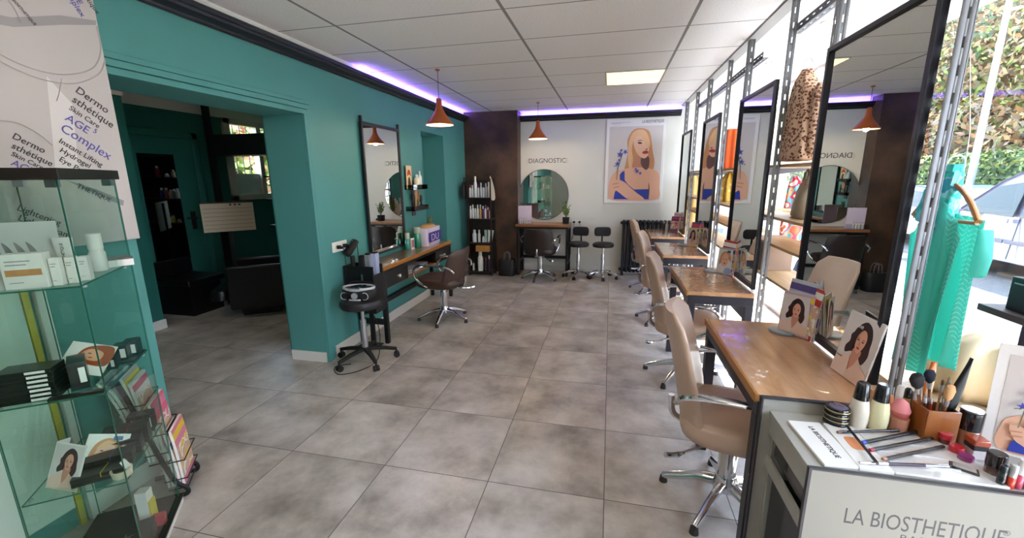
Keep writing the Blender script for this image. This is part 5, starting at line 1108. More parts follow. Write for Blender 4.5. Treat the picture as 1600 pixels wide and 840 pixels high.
for i, yc in enumerate(TY):
    for k, dy in enumerate((.30, .18)):
        t = thing('power_outlet', ['white', 'second white'][k] + ' wall socket under the far end of the ' + ['nearest', 'second', 'third', 'farthest'][i] + ' window table', 'socket', (.925, yc + dy - (.0), .665), -math.pi / 2, 'sockets under the window tables')
        MB().bx(-.04, .04, -.012, 0, -.035, .035).build('cover_plate', mat('socket_white', 'E6E3DD', .35), t, bevel=.003); MB().cyl((0, -.0125, 0), (0, -.011, 0), .02).build('socket_well', mat('socket_grey', 'CFCBC4', .4), t)
    t = thing('socket_panel', 'dark board carrying the sockets under the ' + ['nearest', 'second', 'third', 'farthest'][i] + ' window table', 'panel', (.925, yc, 0), -math.pi / 2, 'socket boards under the window tables')
    MB().bx(-.375, .375, 0, .008, .60, .70).build('board', DKF, t)

# ================================================================== MAKEUP COUNTER
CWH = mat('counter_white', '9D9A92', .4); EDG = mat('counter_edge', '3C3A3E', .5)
ct = thing('makeup_counter', 'white makeup display counter with dark edging in the right foreground', 'counter', (0, 0, 0))
MB().bx(.565, 1.46, 1.545, 1.557, 0, .785).build('back_board', CWH, ct)
MB().bx(.560, .566, 1.538, 1.559, 0, .79).bx(.566, 1.46, 1.540, 1.559, .785, .791).build('board_edging', EDG, ct)
MB().bx(.592, 1.46, 1.240, 1.545, .72, .74).build('counter_top', CWH, ct, bevel=.002)
MB().bx(.598, .610, 1.24, 1.545, .650, .72).bx(.598, .610, 1.24, 1.545, .515, .56).bx(.598, .610, 1.24, 1.545, 0, .12).bx(1.44, 1.46, 1.24, 1.545, 0, .72).bx(.610, 1.44, 1.535, 1.545, 0, .72).bx(.598, 1.44, 1.24, 1.545, .10, .12).build('side_panels', CWH, ct, bevel=.0015)
MB().bx(.617, 1.42, 1.255, 1.525, .57, .64).build('upper_drawer', mat('drawer_dark', '16181A', .25, coat=.5), ct, bevel=.003)
MB().bx(.622, 1.42, 1.255, 1.525, .20, .48).build('lower_drawer', mat('drawer_blue_black', '171D2A', .3, coat=.4), ct, bevel=.003)
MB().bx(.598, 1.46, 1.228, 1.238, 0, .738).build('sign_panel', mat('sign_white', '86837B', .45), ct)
MB().bx(.592, .599, 1.226, 1.240, 0, .742).bx(.599, 1.46, 1.226, 1.240, .737, .742).build('sign_edging', EDG, ct)
text('LA BIOSTHETIQUE', .072, mat('sign_ink', '3B3A3E', .5), ct, (.697, 1.2285, .578), sx=.645, sp=1.0)
text('®', .022, mat('sign_ink', '3B3A3E', .5), ct, (1.070, 1.2285, .612))
text('PARIS', .030, mat('sign_ink', '3B3A3E', .5), ct, (.842, 1.2285, .546), sx=1.1, sp=1.25)
Z0 = .7405
def on(name, lab, cat, x, y, z=Z0, rz=0, grp=None): return thing(name, lab, cat, (x, y, z), rz, grp)
for k in range(4):
    t = on('powder_compact', ['lowest', 'second', 'third', 'top'][k] + ' round black compact of the stack by the white foundation bottles', 'compact', 0.772 + .002 * (k % 2), 1.49, Z0 + k * .0175, 0, 'stack of black compacts')
    MB().lathe([(0, 0), (.033, 0), (.035, .003), (.035, .013), (.033, .017), (0, .017)], n=32).build('case', mat('compact_black', '17171B', .2, coat=.6), t)
    MB().lathe([(.0352, .0065), (.0358, .008), (.0352, .0095)], n=32, caps=False).build('gold_line', mat('gold_line', 'C9B27A', .3, .8), t)
    if k == 3: MB().lathe([(0, .017), (.026, .017), (.025, .0178), (0, .0178)], n=32).build('lid_inset', mat('lid_violet_grey', '5C5570', .15, coat=.8), t)
for x, lb, c in ((.836, 'cream foundation bottle with tapered black cap, left of the pair', 'D9CFC0'), (.893, 'pale yellow foundation bottle with tapered black cap, right of the pair', 'D8D0A8')):
    t = on('foundation_bottle', lb, 'bottle', x, 1.493)
    MB().lathe([(.022, 0), (.026, .004), (.0285, .036), (.028, .065), (.024, .092), (.021, .105)], n=28).build('bottle_body', mat('fb' + c, c, .18, coat=.6), t)
    MB().lathe([(.022, .103), (.021, .117), (.017, .158), (.014, .161), (0, .161)], n=28).build('cap', mat('compact_black', '17171B', .2, coat=.6), t)
t = on('sponge_jar', 'clear pinkish jar holding a pink sponge', 'jar', .952, 1.495); MB().lathe([(.026, 0), (.030, .004), (.030, .075), (.0285, .075), (.0285, .006), (0, .005)], n=24).build('glass_jar', glass_mat('pinkish_glass', 'F6EAE6', 1.0), t)
MB().lathe([(0, .006), (.026, .006), (.027, .05), (0, .052)], n=24).build('powder_fill', mat('beige_powder', 'DDBBA8', .6), t)
t = on('makeup_sponge', 'pink pointed makeup sponge in the clear jar', 'sponge', .952, 1.495, Z0 + .053); MB().lathe([(0, 0), (.022, .004), (.027, .025), (.018, .05), (.004, .062), (0, .063)], n=20).build('sponge_body', mat('sponge_pink', 'E08A90', .8), t)
t = on('makeup_sponge', 'orange wedge sponge lying behind the pink sponge', 'sponge', .955, 1.575, .7905, .3); MB().prism([(-.03, 0, 0), (.035, 0, 0), (.03, 0, .03), (-.035, 0, .05)], (0, .02, 0)).build('sponge_body', mat('sponge_orange', 'DE8A5A', .8), t, bevel=.004)
for k, (x, c1, c2, h, lb) in enumerate(((.962, 'E9E2E0', 'F0EEEE', .10, 'clear lip gloss tube with white round cap by the mirror'), (.985, 'C9A25A', '1E1A1A', .095, 'golden tube with black cap by the mirror'), (1.006, 'DCD2CE', 'D9D4D4', .09, 'third clear tube next to the brush box'))):
    t = on('gloss_tube', lb, 'tube', x, 1.528, Z0, 0, None); MB().lathe([(.0, 0), (.010, .001), (.010, h * 1.1), (.009, h * 1.1)], n=16).build('tube_body', mat('gt' + c1, c1, .15, coat=.5), t); MB().lathe([(.0095, h * 1.1), (.010, h * 1.12), (.0095, h * 1.4), (.006, h * 1.46), (0, h * 1.47)], n=16).build('cap', mat('gt' + c2, c2, .2, coat=.5), t)
bxh = on('brush_box', 'square brown wooden box holding makeup brushes', 'box', 1.035, 1.478, Z0, .06)
WB = wood_mat('brush_box_wood', 'A5642C', '7C4018', .35, .3, 2)
MB().bx(-.045, .045, -.035, -.029, 0, .108).bx(-.045, .045, .029, .035, 0, .108).bx(-.045, -.039, -.029, .029, 0, .108).bx(.039, .045, -.029, .029, 0, .108).bx(-.04, .04, -.03, .03, 0, .006).build('wooden_box', WB, bxh, bevel=.0015)
def mbrush(x, y, tip, hr, hl, hc, lab, hc2='8A5A3A', pr=.004, fl=.6):
    t = on('makeup_brush', lab, 'brush', x, y, Z0 + .008, 0, 'makeup brushes in the wooden box')
    tip = Vector(tip); d = tip.normalized(); Ln = tip.length
    MB().tube([(0, 0, 0), d * (Ln - hl - .02), d * (Ln - hl)], [pr * .8, pr * 1.2, pr * 1.5], 8).build('handle', mat('bh' + hc2, hc2, .35, coat=.4), t)
    MB().tube([d * (Ln - hl - .018), d * (Ln - hl + .002)], [pr * 1.6, pr * 2.0], 10).build('ferrule', STEEL, t)
    MB().tube([d * (Ln - hl), d * (Ln - hl * .75), d * (Ln - hl * .35), d * (Ln - hl * .08), d * Ln], [pr * 1.8, hr * .8, hr, hr * .7, hr * .15], 16, flat=fl).build('bristles', mat('bs' + hc, hc, .9), t)
mbrush(1.015, 1.478, (-.045, .01, .20), .030, .05, '1D1C20', 'large black powder brush leaning left over the wooden box')
mbrush(1.035, 1.49, (-.01, .03, .205), .024, .045, '23283A', 'dark blue powder brush at the back of the wooden box')
mbrush(1.045, 1.468, (.0, -.012, .185), .022, .055, 'D2A273', 'fluffy tan blush brush in the wooden box')
for k, (dx, dy, h) in enumerate(((-.03, .0, .15), (-.015, .005, .145), (.02, .03, .18), (.03, .03, .19), (.035, .015, .175))): mbrush(1.02 + .008 * k, 1.47 + .003 * k, (dx, dy, h), .006, .02, ['8A6A50', 'C9A98A', '6A5040', '9A8A7A', '5A4438'][k], ['thin brush with a brown tip, leaning left', 'thin brush with a pale tip beside the black powder brush', 'thin brush with a dark tip behind the tan brush', 'tallest thin brush at the back of the box', 'thin brush at the right back of the box'][k], ['2A2426', 'B9403A', 'B98A6A', 'A9A4A0', '6A4A3A'][k], .003)
t = on('makeup_applicator', 'black pointed folded applicator leaning right out of the wooden box', 'applicator', 1.064, 1.478, Z0 + .012)
MB().loft([[Vector((q.x + dx, q.y, z)) for q in rring(0, 0, a, .007, 0, 2.5, 14)] for z, a, dx in ((0, .008, 0), (.08, .012, .004), (.12, .018, .008), (.18, .013, .018), (.24, .004, .028), (.265, .001, .032))], 0).build('blade', mat('applicator_black', '15181A', .45), t)
t = on('foundation_jar', 'clear jar of brown foundation with tall black cap and silver top', 'jar', 1.118, 1.462); MB().lathe([(0, 0), (.027, .001), (.029, .005), (.029, .05), (.026, .054)], n=28).build('glass_body', mat('brown_foundation', '8E5E42', .12, coat=1), t); MB().lathe([(.028, .052), (.029, .054), (.029, .112), (.027, .114), (0, .114)], n=28).build('cap', mat('compact_black', '17171B', .2, coat=.6), t); MB().lathe([(0, .114), (.026, .114), (.025, .117), (0, .117)], n=28).build('silver_top', STEEL, t)
for x, y, z, c, h, r, lb in ((1.048, 1.44, Z0 + .022, 'C42A34', .018, .018, 'upper bright red cap in front of the foundation jar'), (1.048, 1.44, Z0, '5A2A2E', .021, .016, 'dark red pot under the upper red cap'), (1.050, 1.395, Z0, 'C22C3A', .026, .018, 'lower bright red pot in front of the foundation jar'), (1.047, 1.355, Z0, '8E3A72', .022, .018, 'purple glossy pot beside the compact case')):
    t = on('colour_pot', lb, 'pot', x, y, z); MB().lathe([(0, 0), (r * .96, .001), (r, .004), (r, h - .004), (r * .93, h), (0, h)], n=24).build('pot_body', mat('pt' + c, c, .15, coat=.8), t)
t = on('lip_pot', 'square clear lip pot with copper-red lid', 'pot', 1.090, 1.388); MB().bx(-.016, .016, -.016, .016, 0, .03).build('clear_base', mat('clearish_base', 'B9AEB0', .1, coat=1), t, bevel=.002); MB().bx(-.019, .019, -.019, .019, .03, .045).build('black_collar', BLACKM, t, bevel=.002); MB().bx(-.02, .02, -.02, .02, .045, .064).build('lid', mat('copper_red_lid', 'A8482C', .18, coat=.9), t, bevel=.003)
t = on('foundation_jar', 'short brown jar with black cap in front of the small standing poster', 'jar', 1.078, 1.305); MB().lathe([(0, 0), (.019, .001), (.020, .004), (.020, .030)], n=24).build('glass_body', mat('dark_foundation', '5A3A2E', .12, coat=1), t); MB().lathe([(.0205, .03), (.021, .032), (.021, .068), (.019, .070), (0, .070)], n=24).build('cap', mat('cap_dark_brown', '241C1C', .2, coat=.6), t)
t = on('eyeshadow_case', 'black hinged eyeshadow case with clear lid and grey-brown shade', 'compact', 1.010, 1.305, Z0, -.55); MB().bx(-.030, .030, -.018, .018, 0, .012).build('case', mat('compact_black', '17171B', .2, coat=.6), t, bevel=.003); MB().bx(-.024, .024, -.013, .013, .012, .016).build('shade', mat('taupe_shade', '9A8F8A', .2, coat=1), t, bevel=.002)
for x, y, c, cp, h, lb in ((1.060, 1.258, '20262A', '20262A', .062, 'black nail polish bottle at the front right of the counter'), (1.078, 1.254, 'D0402E', 'D2D3D6', .07, 'coral lip gloss with silver cap at the front right of the counter'), (1.098, 1.258, 'C2506A', 'DAD4D6', .085, 'pink lip gloss with clear cap at the front right of the counter'), (1.12, 1.256, 'B03A48', 'C9B9BC', .08, 'dark pink gloss at the right edge of the picture')):
    t = on('nail_polish', lb, 'cosmetic bottle', x, y, Z0, 0, None); MB().lathe([(0, 0), (.008, .001), (.009, .004), (.009, h * .45), (.007, h * .5)], n=16).build('bottle_body', mat('np' + c, c, .12, coat=1), t); MB().lathe([(.0085, h * .5), (.0085, h * .97), (.007, h), (0, h)], n=16).build('cap', mat('nc' + cp, cp, .15, .5 if cp == 'D2D3D6' else 0, coat=.6), t)
def pencil(a, b, r, cb_, tips, lab, cat='pencil', name='cosmetic_pencil', z=.7335):
    a = Vector((a[0], a[1], 0)) * .9764; b = Vector((b[0], b[1], 0)) * .9764; d = b - a; Ln = d.length
    t = thing(name, lab, cat, (a.x, a.y, z), math.atan2(d.y, d.x), 'cosmetic pencils lying on the counter')
    MB().cyl((.012, 0, 0), (Ln - .03, 0, 0), r, n=12).build('shaft', mat('pc' + cb_, cb_, .25, coat=.5), t)
    MB().cyl((0, 0, 0), (.012, 0, 0), r * .92, r * 1.0, n=12).build('tip_end', mat('pt_' + tips, tips, .3), t); MB().cyl((Ln - .03, 0, 0), (Ln, 0, 0), r * 1.12, r * 1.05, n=12).build('cap', mat('compact_black', '17171B', .2, coat=.6), t)
pencil((.763, 1.45), (.965, 1.505), .0045, '33262A', '7A5048', 'dark pencil with brown tip, hindmost of those on the clear tray', z=Z0 + .016)
pencil((.808, 1.40), (1.035, 1.515), .0062, '1E2026', '2448C0', 'thick black crayon with bright blue end', z=Z0 + .017)
pencil((.812, 1.365), (1.04, 1.475), .0055, '241F22', 'A8384A', 'black crayon with raspberry red end', z=Z0 + .016)
pencil((.825, 1.325), (1.045, 1.435), .0052, '26201F', 'B07860', 'black crayon with beige end nearest the sign', z=Z0 + .015)
pencil((.804, 1.478), (.790, 1.285), .0042, '1C1A1E', '1C1A1E', 'slim black brush pencil lying across the white palette', z=Z0 + .024)
pencil((.711, 1.51), (.864, 1.512), .0038, '2A2224', '2A2224', 'thin dark pencil along the back of the counter')
pencil((.765, 1.515), (.90, 1.522), .0034, '1F1B1E', '1F1B1E', 'second thin dark pencil along the back of the counter')
t = thing('lip_brush', 'silver and plum double-ended lip brush lying at the front', 'brush', (.733, 1.263, Z0 + .015), math.atan2(.036, .236)); MB().cyl((0, 0, 0), (.075, 0, 0), .0042, .005, n=12).build('silver_cap', mat('silver_cap', 'CFCFD2', .15, .9), t); MB().cyl((.175, 0, 0), (.238, 0, 0), .005, .0045, n=12).build('silver_cap', mat('silver_cap', 'CFCFD2', .15, .9), t); MB().cyl((.075, 0, 0), (.175, 0, 0), .0045, n=12).build('grip', mat('plum_grip', '3A2036', .3), t)
t = thing('cosmetic_palette', 'white palette case lettered in dark print, leftmost on the counter', 'palette', (.668, 1.36, Z0), .06)
MB().bx(-.04, .06, -.115, .115, 0, .009).build('case', mat('palette_white', 'DDDAD6', .3), t, bevel=.002); text('LA BIOSTHETIQUE', .021, INK, t, (.01, .085, .0095), (0, 0, -math.pi / 2), sx=.95)
t = thing('cosmetic_palette', 'white lidded palette case with an orange blush pan', 'palette', (.762, 1.36, Z0), -.02)
MB().bx(-.035, .05, -.115, .115, 0, .011).build('case', mat('palette_white', 'DDDAD6', .3), t, bevel=.002); MB().loft([[Vector((p.x, p.y, z)) for p in rring(.012, .01, .022, .034, 0, 5, 20)] for z in (.011, .0118)], 0).build('blush_pan', mat('blush_orange', 'DE8E62', .5), t)
t = thing('cosmetic_tray', 'clear slanted acrylic tray under the crayons', 'tray', (.915, 1.36, Z0), -.02)
MB().bx(-.10, .16, -.115, .115, 0, .008).build('tray_base', mat('frosted_acrylic', 'D4D2D2', .15, coat=1), t, bevel=.003)
for k in range(3): MB().bx(-.09 + .0, .08, -.07 + k * .055, -.064 + k * .055, .008, .011).build('rib', mat('frosted_acrylic', 'D4D2D2', .15, coat=1), t)
t = thing('standing_poster', 'small standing poster of the blonde woman at the right end of the counter', 'poster', (1.150, 1.440, Z0 - .0005), -.42); t.rotation_euler = (-.10, 0, -.42)
MB().bx(-.01, .27, 0, .003, 0, .335).bx(.10, .16, .003, .06, 0, .004).build('card_stand', mat('poster_white', 'E9E5E6', .45), t)
q = blonde(t, .26, .335); q.location = (0, -.0005, 0); text('LA BIOSTHETIQUE', .016, mat('poster_ink', '4E4A52', .6), t, (.155, -.001, .312), sx=.7)
# ================================================================== WINDOW DISPLAY
BOARD = wood_mat('shelf_pine', 'C9A87E', 'A9875E', .5, 0, 1)
GUS = mat('gusset_grey', '70707E', .5)
def dshelf(y0, y1, x0, x1, z, lab, gusset=True, grp='wooden shelves of the window display'):
    t = thing('display_shelf', lab, 'shelf', (x0, y0, z), 0, grp)
    MB().bx(0, x1 - x0, 0, y1 - y0, -.018, 0).build('shelf_board', BOARD, t, bevel=.002)
    if gusset: MB().prism([(0, y1 - y0 - .006, -.019), (x1 - x0, y1 - y0 - .006, -.019), (x1 - x0, y1 - y0 - .006, -.03), (.02, y1 - y0 - .006, -.075)], (0, .004, 0)).build('shelf_bracket', GUS, t)
    return t
GAPS = [(2.40, 3.50), (3.80, 5.15), (5.22, 6.55)]
for i, (a, b) in enumerate(GAPS):
    wn_ = ['first gap between mirrors, counted from the counter', 'second gap between mirrors, with the orange bag', 'farthest gap between mirrors'][i]
    for j, (z, x0, x1) in enumerate(((1.635, 1.045, 1.42), (1.305, 1.045, 1.45), (1.13, 1.045, 1.27), (.905, 1.045, 1.30))):
        dshelf(a, b, x0, x1, z, ['top', 'second', 'third', 'lowest'][j] + ' display shelf in the ' + wn_, j < 2)
def garment(name, lab, cat, loc, rz, prof, m, folds=9, amp=.01, parts=None, n=48, th=None, grp=None, seed=0):
    """prof: (z, half width, half depth, shift)"""
    t = thing(name, lab, cat, loc, rz, grp); rg = []
    for z, a, b, sx in prof:
        r = []
        for i in range(n):
            q = 2 * math.pi * i / n; w_ = 1 + amp / max(.02, b) * math.sin(folds * q + seed + z * 2.2) + .3 * amp / max(.02, b) * math.sin(2.7 * folds * q + z * 5)
            r.append(Vector((sx + a * math.cos(q) * (1 + .12 * (w_ - 1)), b * math.sin(q) * w_, z)))
        rg.append(r)
    MB().loft(rg, 0).build('cloth', m, t, angle=80); return t
def hang(root, z):
    MB().tube([(0, 0, z), (0, 0, H + .004 - root.location.z)], .0014, 5).build('nylon_line', mat('nylon', 'DAD8D4', .3), root)
def hook(root, z, m=STEEL, r=.022):
    MB().tube(smooth_open([(0, 0, z), (0, 0, z + .03), (.0, r, z + .05), (0, r * .6, z + .085), (0, -r * .6, z + .085), (0, -r, z + .065)]), .0028, 6).build('hanger_hook', m, root)
LEO = mat('leopard_base', 'C9A286', .85)
LEO = bpy.data.materials.new('leopard_print'); LEO.use_nodes = True
_n = LEO.node_tree.nodes; _l = LEO.node_tree.links; _b = _n['Principled BSDF']; _b.inputs['Roughness'].default_value = .9
_t = _n.new('ShaderNodeTexCoord'); _v = _n.new('ShaderNodeTexVoronoi'); _v.inputs['Scale'].default_value = 58; _l.new(_t.outputs['Object'], _v.inputs['Vector'])
_r = _n.new('ShaderNodeValToRGB'); _e = _r.color_ramp.elements; _e[0].position = .0; _e[0].color = (*lin('8A5A42'), 1); _e[1].position = .50; _e[1].color = (*lin('D2AC90'), 1)
for p_, c_ in ((.22, '8A5A42'), (.26, '5A2E24'), (.40, '5A2E24'), (.44, 'D2AC90')): k_ = _e.new(p_); k_.color = (*lin(c_), 1)
_l.new(_v.outputs['Distance'], _r.inputs[0]); _l.new(_r.outputs[0], _b.inputs['Base Color'])
lc = garment('leopard_coat', 'tan and brown leopard print coat hanging above the top display shelf', 'coat', (1.12, 3.03, 1.655), math.radians(80),
             [(0, .19, .075, 0), (.02, .195, .08, 0), (.15, .185, .078, 0), (.28, .165, .075, .0), (.36, .14, .07, .0), (.43, .105, .06, 0), (.48, .06, .045, 0), (.51, .03, .03, 0), (.53, .02, .02, 0)], LEO, 9, .008)
hook(lc, .50); MB().tube([(0, 0, .585), (-.12, -.0, .755)], .0015, 5).build('nylon_line', mat('nylon', 'DAD8D4', .3), lc)
MB().loft([[Vector((-.165 + p.x, p.y - .045, z)) for p in rring(0, 0, .05 * k, .04 * k, 0, 2.5, 16)] for z, k in ((.03, .8), (.05, 1), (.25, 1.0), (.38, .9), (.42, .5))], 0).build('sleeve', LEO, lc)
bag_m = mat('beige_soft_leather', 'B3A38E', .5, noise=.2, nscale=8, bump=.5, bscale=18)
bb2 = thing('handbag', 'slouchy beige leather handbag on the second shelf under the leopard print coat', 'handbag', (1.20, 2.98, 1.305), math.radians(75))
MB().loft([[Vector((p.x + .006 * math.sin(14 * p.y + z * 20), p.y + .008 * math.sin(18 * p.x + z * 30), z)) for p in rring(0, 0, .15 * k, .075 * k2, 0, 3, 36)] for z, k, k2 in ((0, .9, .85), (.015, 1, 1), (.09, 1.02, 1.05), (.16, .92, .9), (.21, .78, .55), (.235, .68, .3))], 0).build('bag_body', bag_m, bb2)
MB().tube(smooth_open([(-.10, .03, .20), (-.07, .02, .275), (.05, .02, .285), (.09, .03, .20)]), .010, 8).tube(smooth_open([(-.12, -.07, .02), (-.06, -.085, .12), (.0, -.07, .22)]), .006, 8).build('bag_strap', mat('strap_brown', '7A6A58', .5), bb2)
TIE = multi_mat('tie_dye', ['F0774A', 'E34E6A', 'F2A36A', '6AA8B8', 'D83C50', 'F4E2D4', 'E8603A'], 9)
g_ = garment('tie_dye_scarf', 'orange, pink and turquoise tie-dye scarf hanging behind the beige handbag', 'scarf', (1.49, 3.86, .98), -.3, [(0, .10, .025, 0), (.15, .11, .03, 0), (.35, .10, .028, 0), (.50, .06, .022, -.03), (.58, .02, .015, -.05)], TIE, 7, .006); hang(g_, .57)
g_ = garment('denim_shirt', 'blue denim garment hanging below the tie-dye scarf', 'shirt', (1.49, 3.66, .36), -.3, [(0, .06, .03, 0), (.03, .075, .035, 0), (.25, .085, .036, 0), (.45, .07, .032, .01), (.55, .045, .025, .01), (.60, .015, .012, .01)], mat('denim', '6C7EA8', .85, noise=.25, nscale=14, bump=.3, bscale=60), 6, .009); hang(g_, .59)
bbx = thing('cardboard_box', 'brown box on the lowest display shelf of the first gap', 'box', (1.16, 3.36, .905), .1); MB().bx(-.10, .10, -.10, .10, 0, .20).build('box_body', mat('box_brown', '8A6F5C', .7), bbx, bevel=.003); MB().bx(-.103, .103, -.103, .103, .165, .205).build('box_lid', mat('box_brown_lid', '9A7E68', .7), bbx, bevel=.002)
fo = thing('folded_scarf', 'small green and blue folded scarf on the top shelf beside the leopard print coat', 'scarf', (1.28, 2.66, 1.635), .3); MB().loft([rring(0, 0, .06 * k, .045 * k, z, 3, 20) for z, k in ((0, .9), (.01, 1), (.04, .95), (.055, .6))], 0).build('cloth', multi_mat('green_blue', ['8FC04A', '3A6AC0', 'A6D060', '4A4AC0'], 20), fo)
og = garment('orange_bag', 'bright orange cloth bag standing on a shelf between the second and third mirrors', 'bag', (1.19, 4.78, 1.635), -.25, [(0, .10, .07, 0), (.02, .105, .08, 0), (.18, .105, .075, 0), (.32, .095, .06, 0), (.38, .08, .03, 0), (.39, .06, .015, 0)], mat('orange_cloth', 'F0642A', .7, bump=.4, bscale=15), 8, .008)
garment('yellow_knit', 'yellow-ochre patterned knit bundle on the shelf under the orange bag', 'knitwear', (1.19, 4.78, 1.305), -.25, [(0, .09, .07, 0), (.03, .105, .085, 0), (.12, .105, .085, 0), (.22, .09, .065, 0), (.275, .05, .04, 0), (.30, .02, .02, 0)], spots_mat('ochre_pattern', 'D9B04A', 'F0DFA0', 22, .15, .4), 10, .012)
g_ = garment('pale_blue_bag', 'pale blue bag hanging low between the second and third mirrors', 'bag', (1.50, 5.95, .70), -.25, [(0, .10, .04, 0), (.02, .115, .05, 0), (.13, .11, .045, 0), (.19, .10, .03, 0), (.21, .09, .02, 0)], mat('pale_blue_cloth', 'A8C6DE', .7), 6, .005); hang(g_, .20)
g_ = garment('striped_shirt', 'white and pale blue shirt hanging above the pale blue bag', 'shirt', (1.54, 6.30, .98), -.25, [(0, .16, .04, 0), (.15, .16, .045, 0), (.33, .15, .045, 0), (.40, .08, .035, 0), (.43, .03, .02, 0)], mat('pale_shirt', 'D3DEEC', .8), 8, .008); hang(g_, .42)
bd = garment('beaded_garment', 'red and pink beaded piece at the bottom of the second gap', 'garment', (1.47, 5.35, .66), -.25, [(0, .08, .03, 0), (.1, .09, .035, 0), (.2, .06, .03, 0), (.25, .02, .02, 0)], multi_mat('bead_red', ['D85A5A', 'F0B0A8', 'E8E0E0', 'C03A50'], 25), 6, .006); hang(bd, .24)
g_ = garment('mustard_dress', 'long mustard garment hanging in the farthest gap between mirrors', 'dress', (1.20, 6.76, .70), -.17, [(0, .16, .05, 0), (.02, .165, .055, 0), (.35, .13, .05, 0), (.60, .10, .045, 0), (.80, .13, .045, 0), (.88, .07, .04, 0), (.92, .02, .02, 0)], mat('mustard_cloth', 'D2AC6A', .8, bump=.3, bscale=12), 8, .01); hang(g_, .91)

# turquoise scarf on its wooden hanger by the nearest mirror
TQ = bpy.data.materials.new('turquoise_zigzag'); TQ.use_nodes = True
_n = TQ.node_tree.nodes; _l = TQ.node_tree.links; _b = _n['Principled BSDF']; _b.inputs['Roughness'].default_value = .75
_b.inputs['Subsurface Weight'].default_value = 0.0
_t = _n.new('ShaderNodeTexCoord'); _s = _n.new('ShaderNodeSeparateXYZ'); _l.new(_t.outputs['Object'], _s.inputs[0])
def _m(op, a, b=None, c=None):
    k = _n.new('ShaderNodeMath'); k.operation = op
    for i, v in enumerate((a, b, c)):
        if v is None: continue
        if isinstance(v, (int, float)): k.inputs[i].default_value = v
        else: _l.new(v, k.inputs[i])
    return k.outputs[0]
zz = _m('PINGPONG', _s.outputs['X'], .012); ph = _m('ADD', _m('MULTIPLY', zz, 1.4), _s.outputs['Z']); st_ = _m('LESS_THAN', _m('PINGPONG', ph, .0085), .0022)
band = _m('LESS_THAN', _m('ABSOLUTE', _m('SUBTRACT', _m('PINGPONG', _m('ADD', _s.outputs['X'], _m('MULTIPLY', _s.outputs['Z'], .18)), .085), .02)), .019)
msk = _m('MULTIPLY', st_, band)
_mx = _n.new('ShaderNodeMixRGB'); _l.new(msk, _mx.inputs[0]); _mx.inputs[1].default_value = (*lin('74DDD0'), 1); _mx.inputs[2].default_value = (*lin('B4F0E6'), 1)
_l.new(_mx.outputs[0], _b.inputs['Base Color'])
_tr = _n.new('ShaderNodeBsdfTranslucent'); _l.new(_mx.outputs[0], _tr.inputs[0]); _ms = _n.new('ShaderNodeMixShader'); _ms.inputs[0].default_value = .45
_o = _n['Material Output']; _l.new(_b.outputs[0], _ms.inputs[1]); _l.new(_tr.outputs[0], _ms.inputs[2]); _l.new(_ms.outputs[0], _o.inputs[0])
HZ = -math.pi / 2
hg = thing('wooden_hanger', 'wooden coat hanger carrying the turquoise scarf by the nearest mirror', 'hanger', (1.16, 1.80, 1.41), HZ)
HW = wood_mat('hanger_wood', 'C07A34', '96581E', .3, .4, 0)
MB().tube(smooth_open([(-.16, 0, .0), (-.10, 0, .06), (0, 0, .12), (.085, 0, .075), (.145, 0, .005)]), [.010] * 6 + [.013] * 12 + [.016] * 7, 10, flat=.6).build('shoulder_bar', HW, hg)
MB().cyl((-.15, 0, -.005), (.14, 0, .0), .0065, n=10).build('trouser_bar', HW, hg); hook(hg, .13, r=.026)
MB().tube([(0, .026, .20), (0, .02, .30), (-.16, .0, 1.0)], .0014, 5).build('nylon_line', mat('nylon', 'DAD8D4', .3), hg)
sf = thing('turquoise_scarf', 'long turquoise zigzag patterned scarf draped over a wooden hanger', 'scarf', (1.16, 1.80, 0), HZ)
def drape(z0, z1, xs0, xs1, y, rows=24, cols=40, amp=.012, top=None, th=.004, ph=0):
    rg = []
    for j in range(rows + 1):
        v = j / rows; z = z1 + (z0 - z1) * v; a = xs1[0] + (xs0[0] - xs1[0]) * v; b = xs1[1] + (xs0[1] - xs1[1]) * v
        P = []
        for i in range(cols + 1):
            u = i / cols; x = a + (b - a) * u
            zz_ = z + (top(u) if top else 0) * (1 - v)
            P.append(Vector((x + .006 * math.sin(u * 9 + v * 3), y + amp * (.4 + .8 * v) * math.sin(u * 17 + v * 1.4 + ph) + amp * .4 * math.sin(u * 41 + ph), zz_)))
        rg.append(P)
    mb = MB(); mb.loft(rg, 0, caps=False, closed=False); return mb
o = drape(.84, 1.40, (-.10, .10), (-.125, .115), -.020, top=lambda u: .10 - .36 * abs(u - .5) ** 1.2).build('front_fall', TQ, sf); s_ = o.modifiers.new('thick', 'SOLIDIFY'); s_.thickness = .002
o = drape(.90, 1.40, (-.04, .145), (-.05, .14), .022, top=lambda u: .04 - .02 * u, ph=2).build('back_fall', TQ, sf); s_ = o.modifiers.new('thick', 'SOLIDIFY'); s_.thickness = .002
MB().loft([[Vector((p.x * k + cx, p.y * k * .8 + .008 * math.sin(i * 1.9 + zc * 40), zc + p.x * sl)) for i, p in enumerate(rring(0, 0, .075, .05, 0, 2.2, 28))] for cx, zc, k, sl in ((-.05, 1.39, .95, -.35), (-.045, 1.43, .95, -.35), (-.035, 1.49, .85, -.3), (-.02, 1.54, .65, -.2), (-.01, 1.58, .45, -.1), (.0, 1.60, .28, 0))], 0).build('gathered_top', multi_mat('turq_patch', ['4FBFC0', '3FD6C2', '8FDCE0', '3AA8B8'], 26), sf)
MB().loft([[Vector((p.x + cx, p.y + .02, z)) for p in rring(0, 0, a, .02, 0, 2.4, 20)] for z, cx, a in ((1.235, .155, .008), (1.245, .155, .02), (1.30, .16, .024), (1.36, .155, .016), (1.39, .15, .008))], 0).build('folded_corner', TQ, sf)

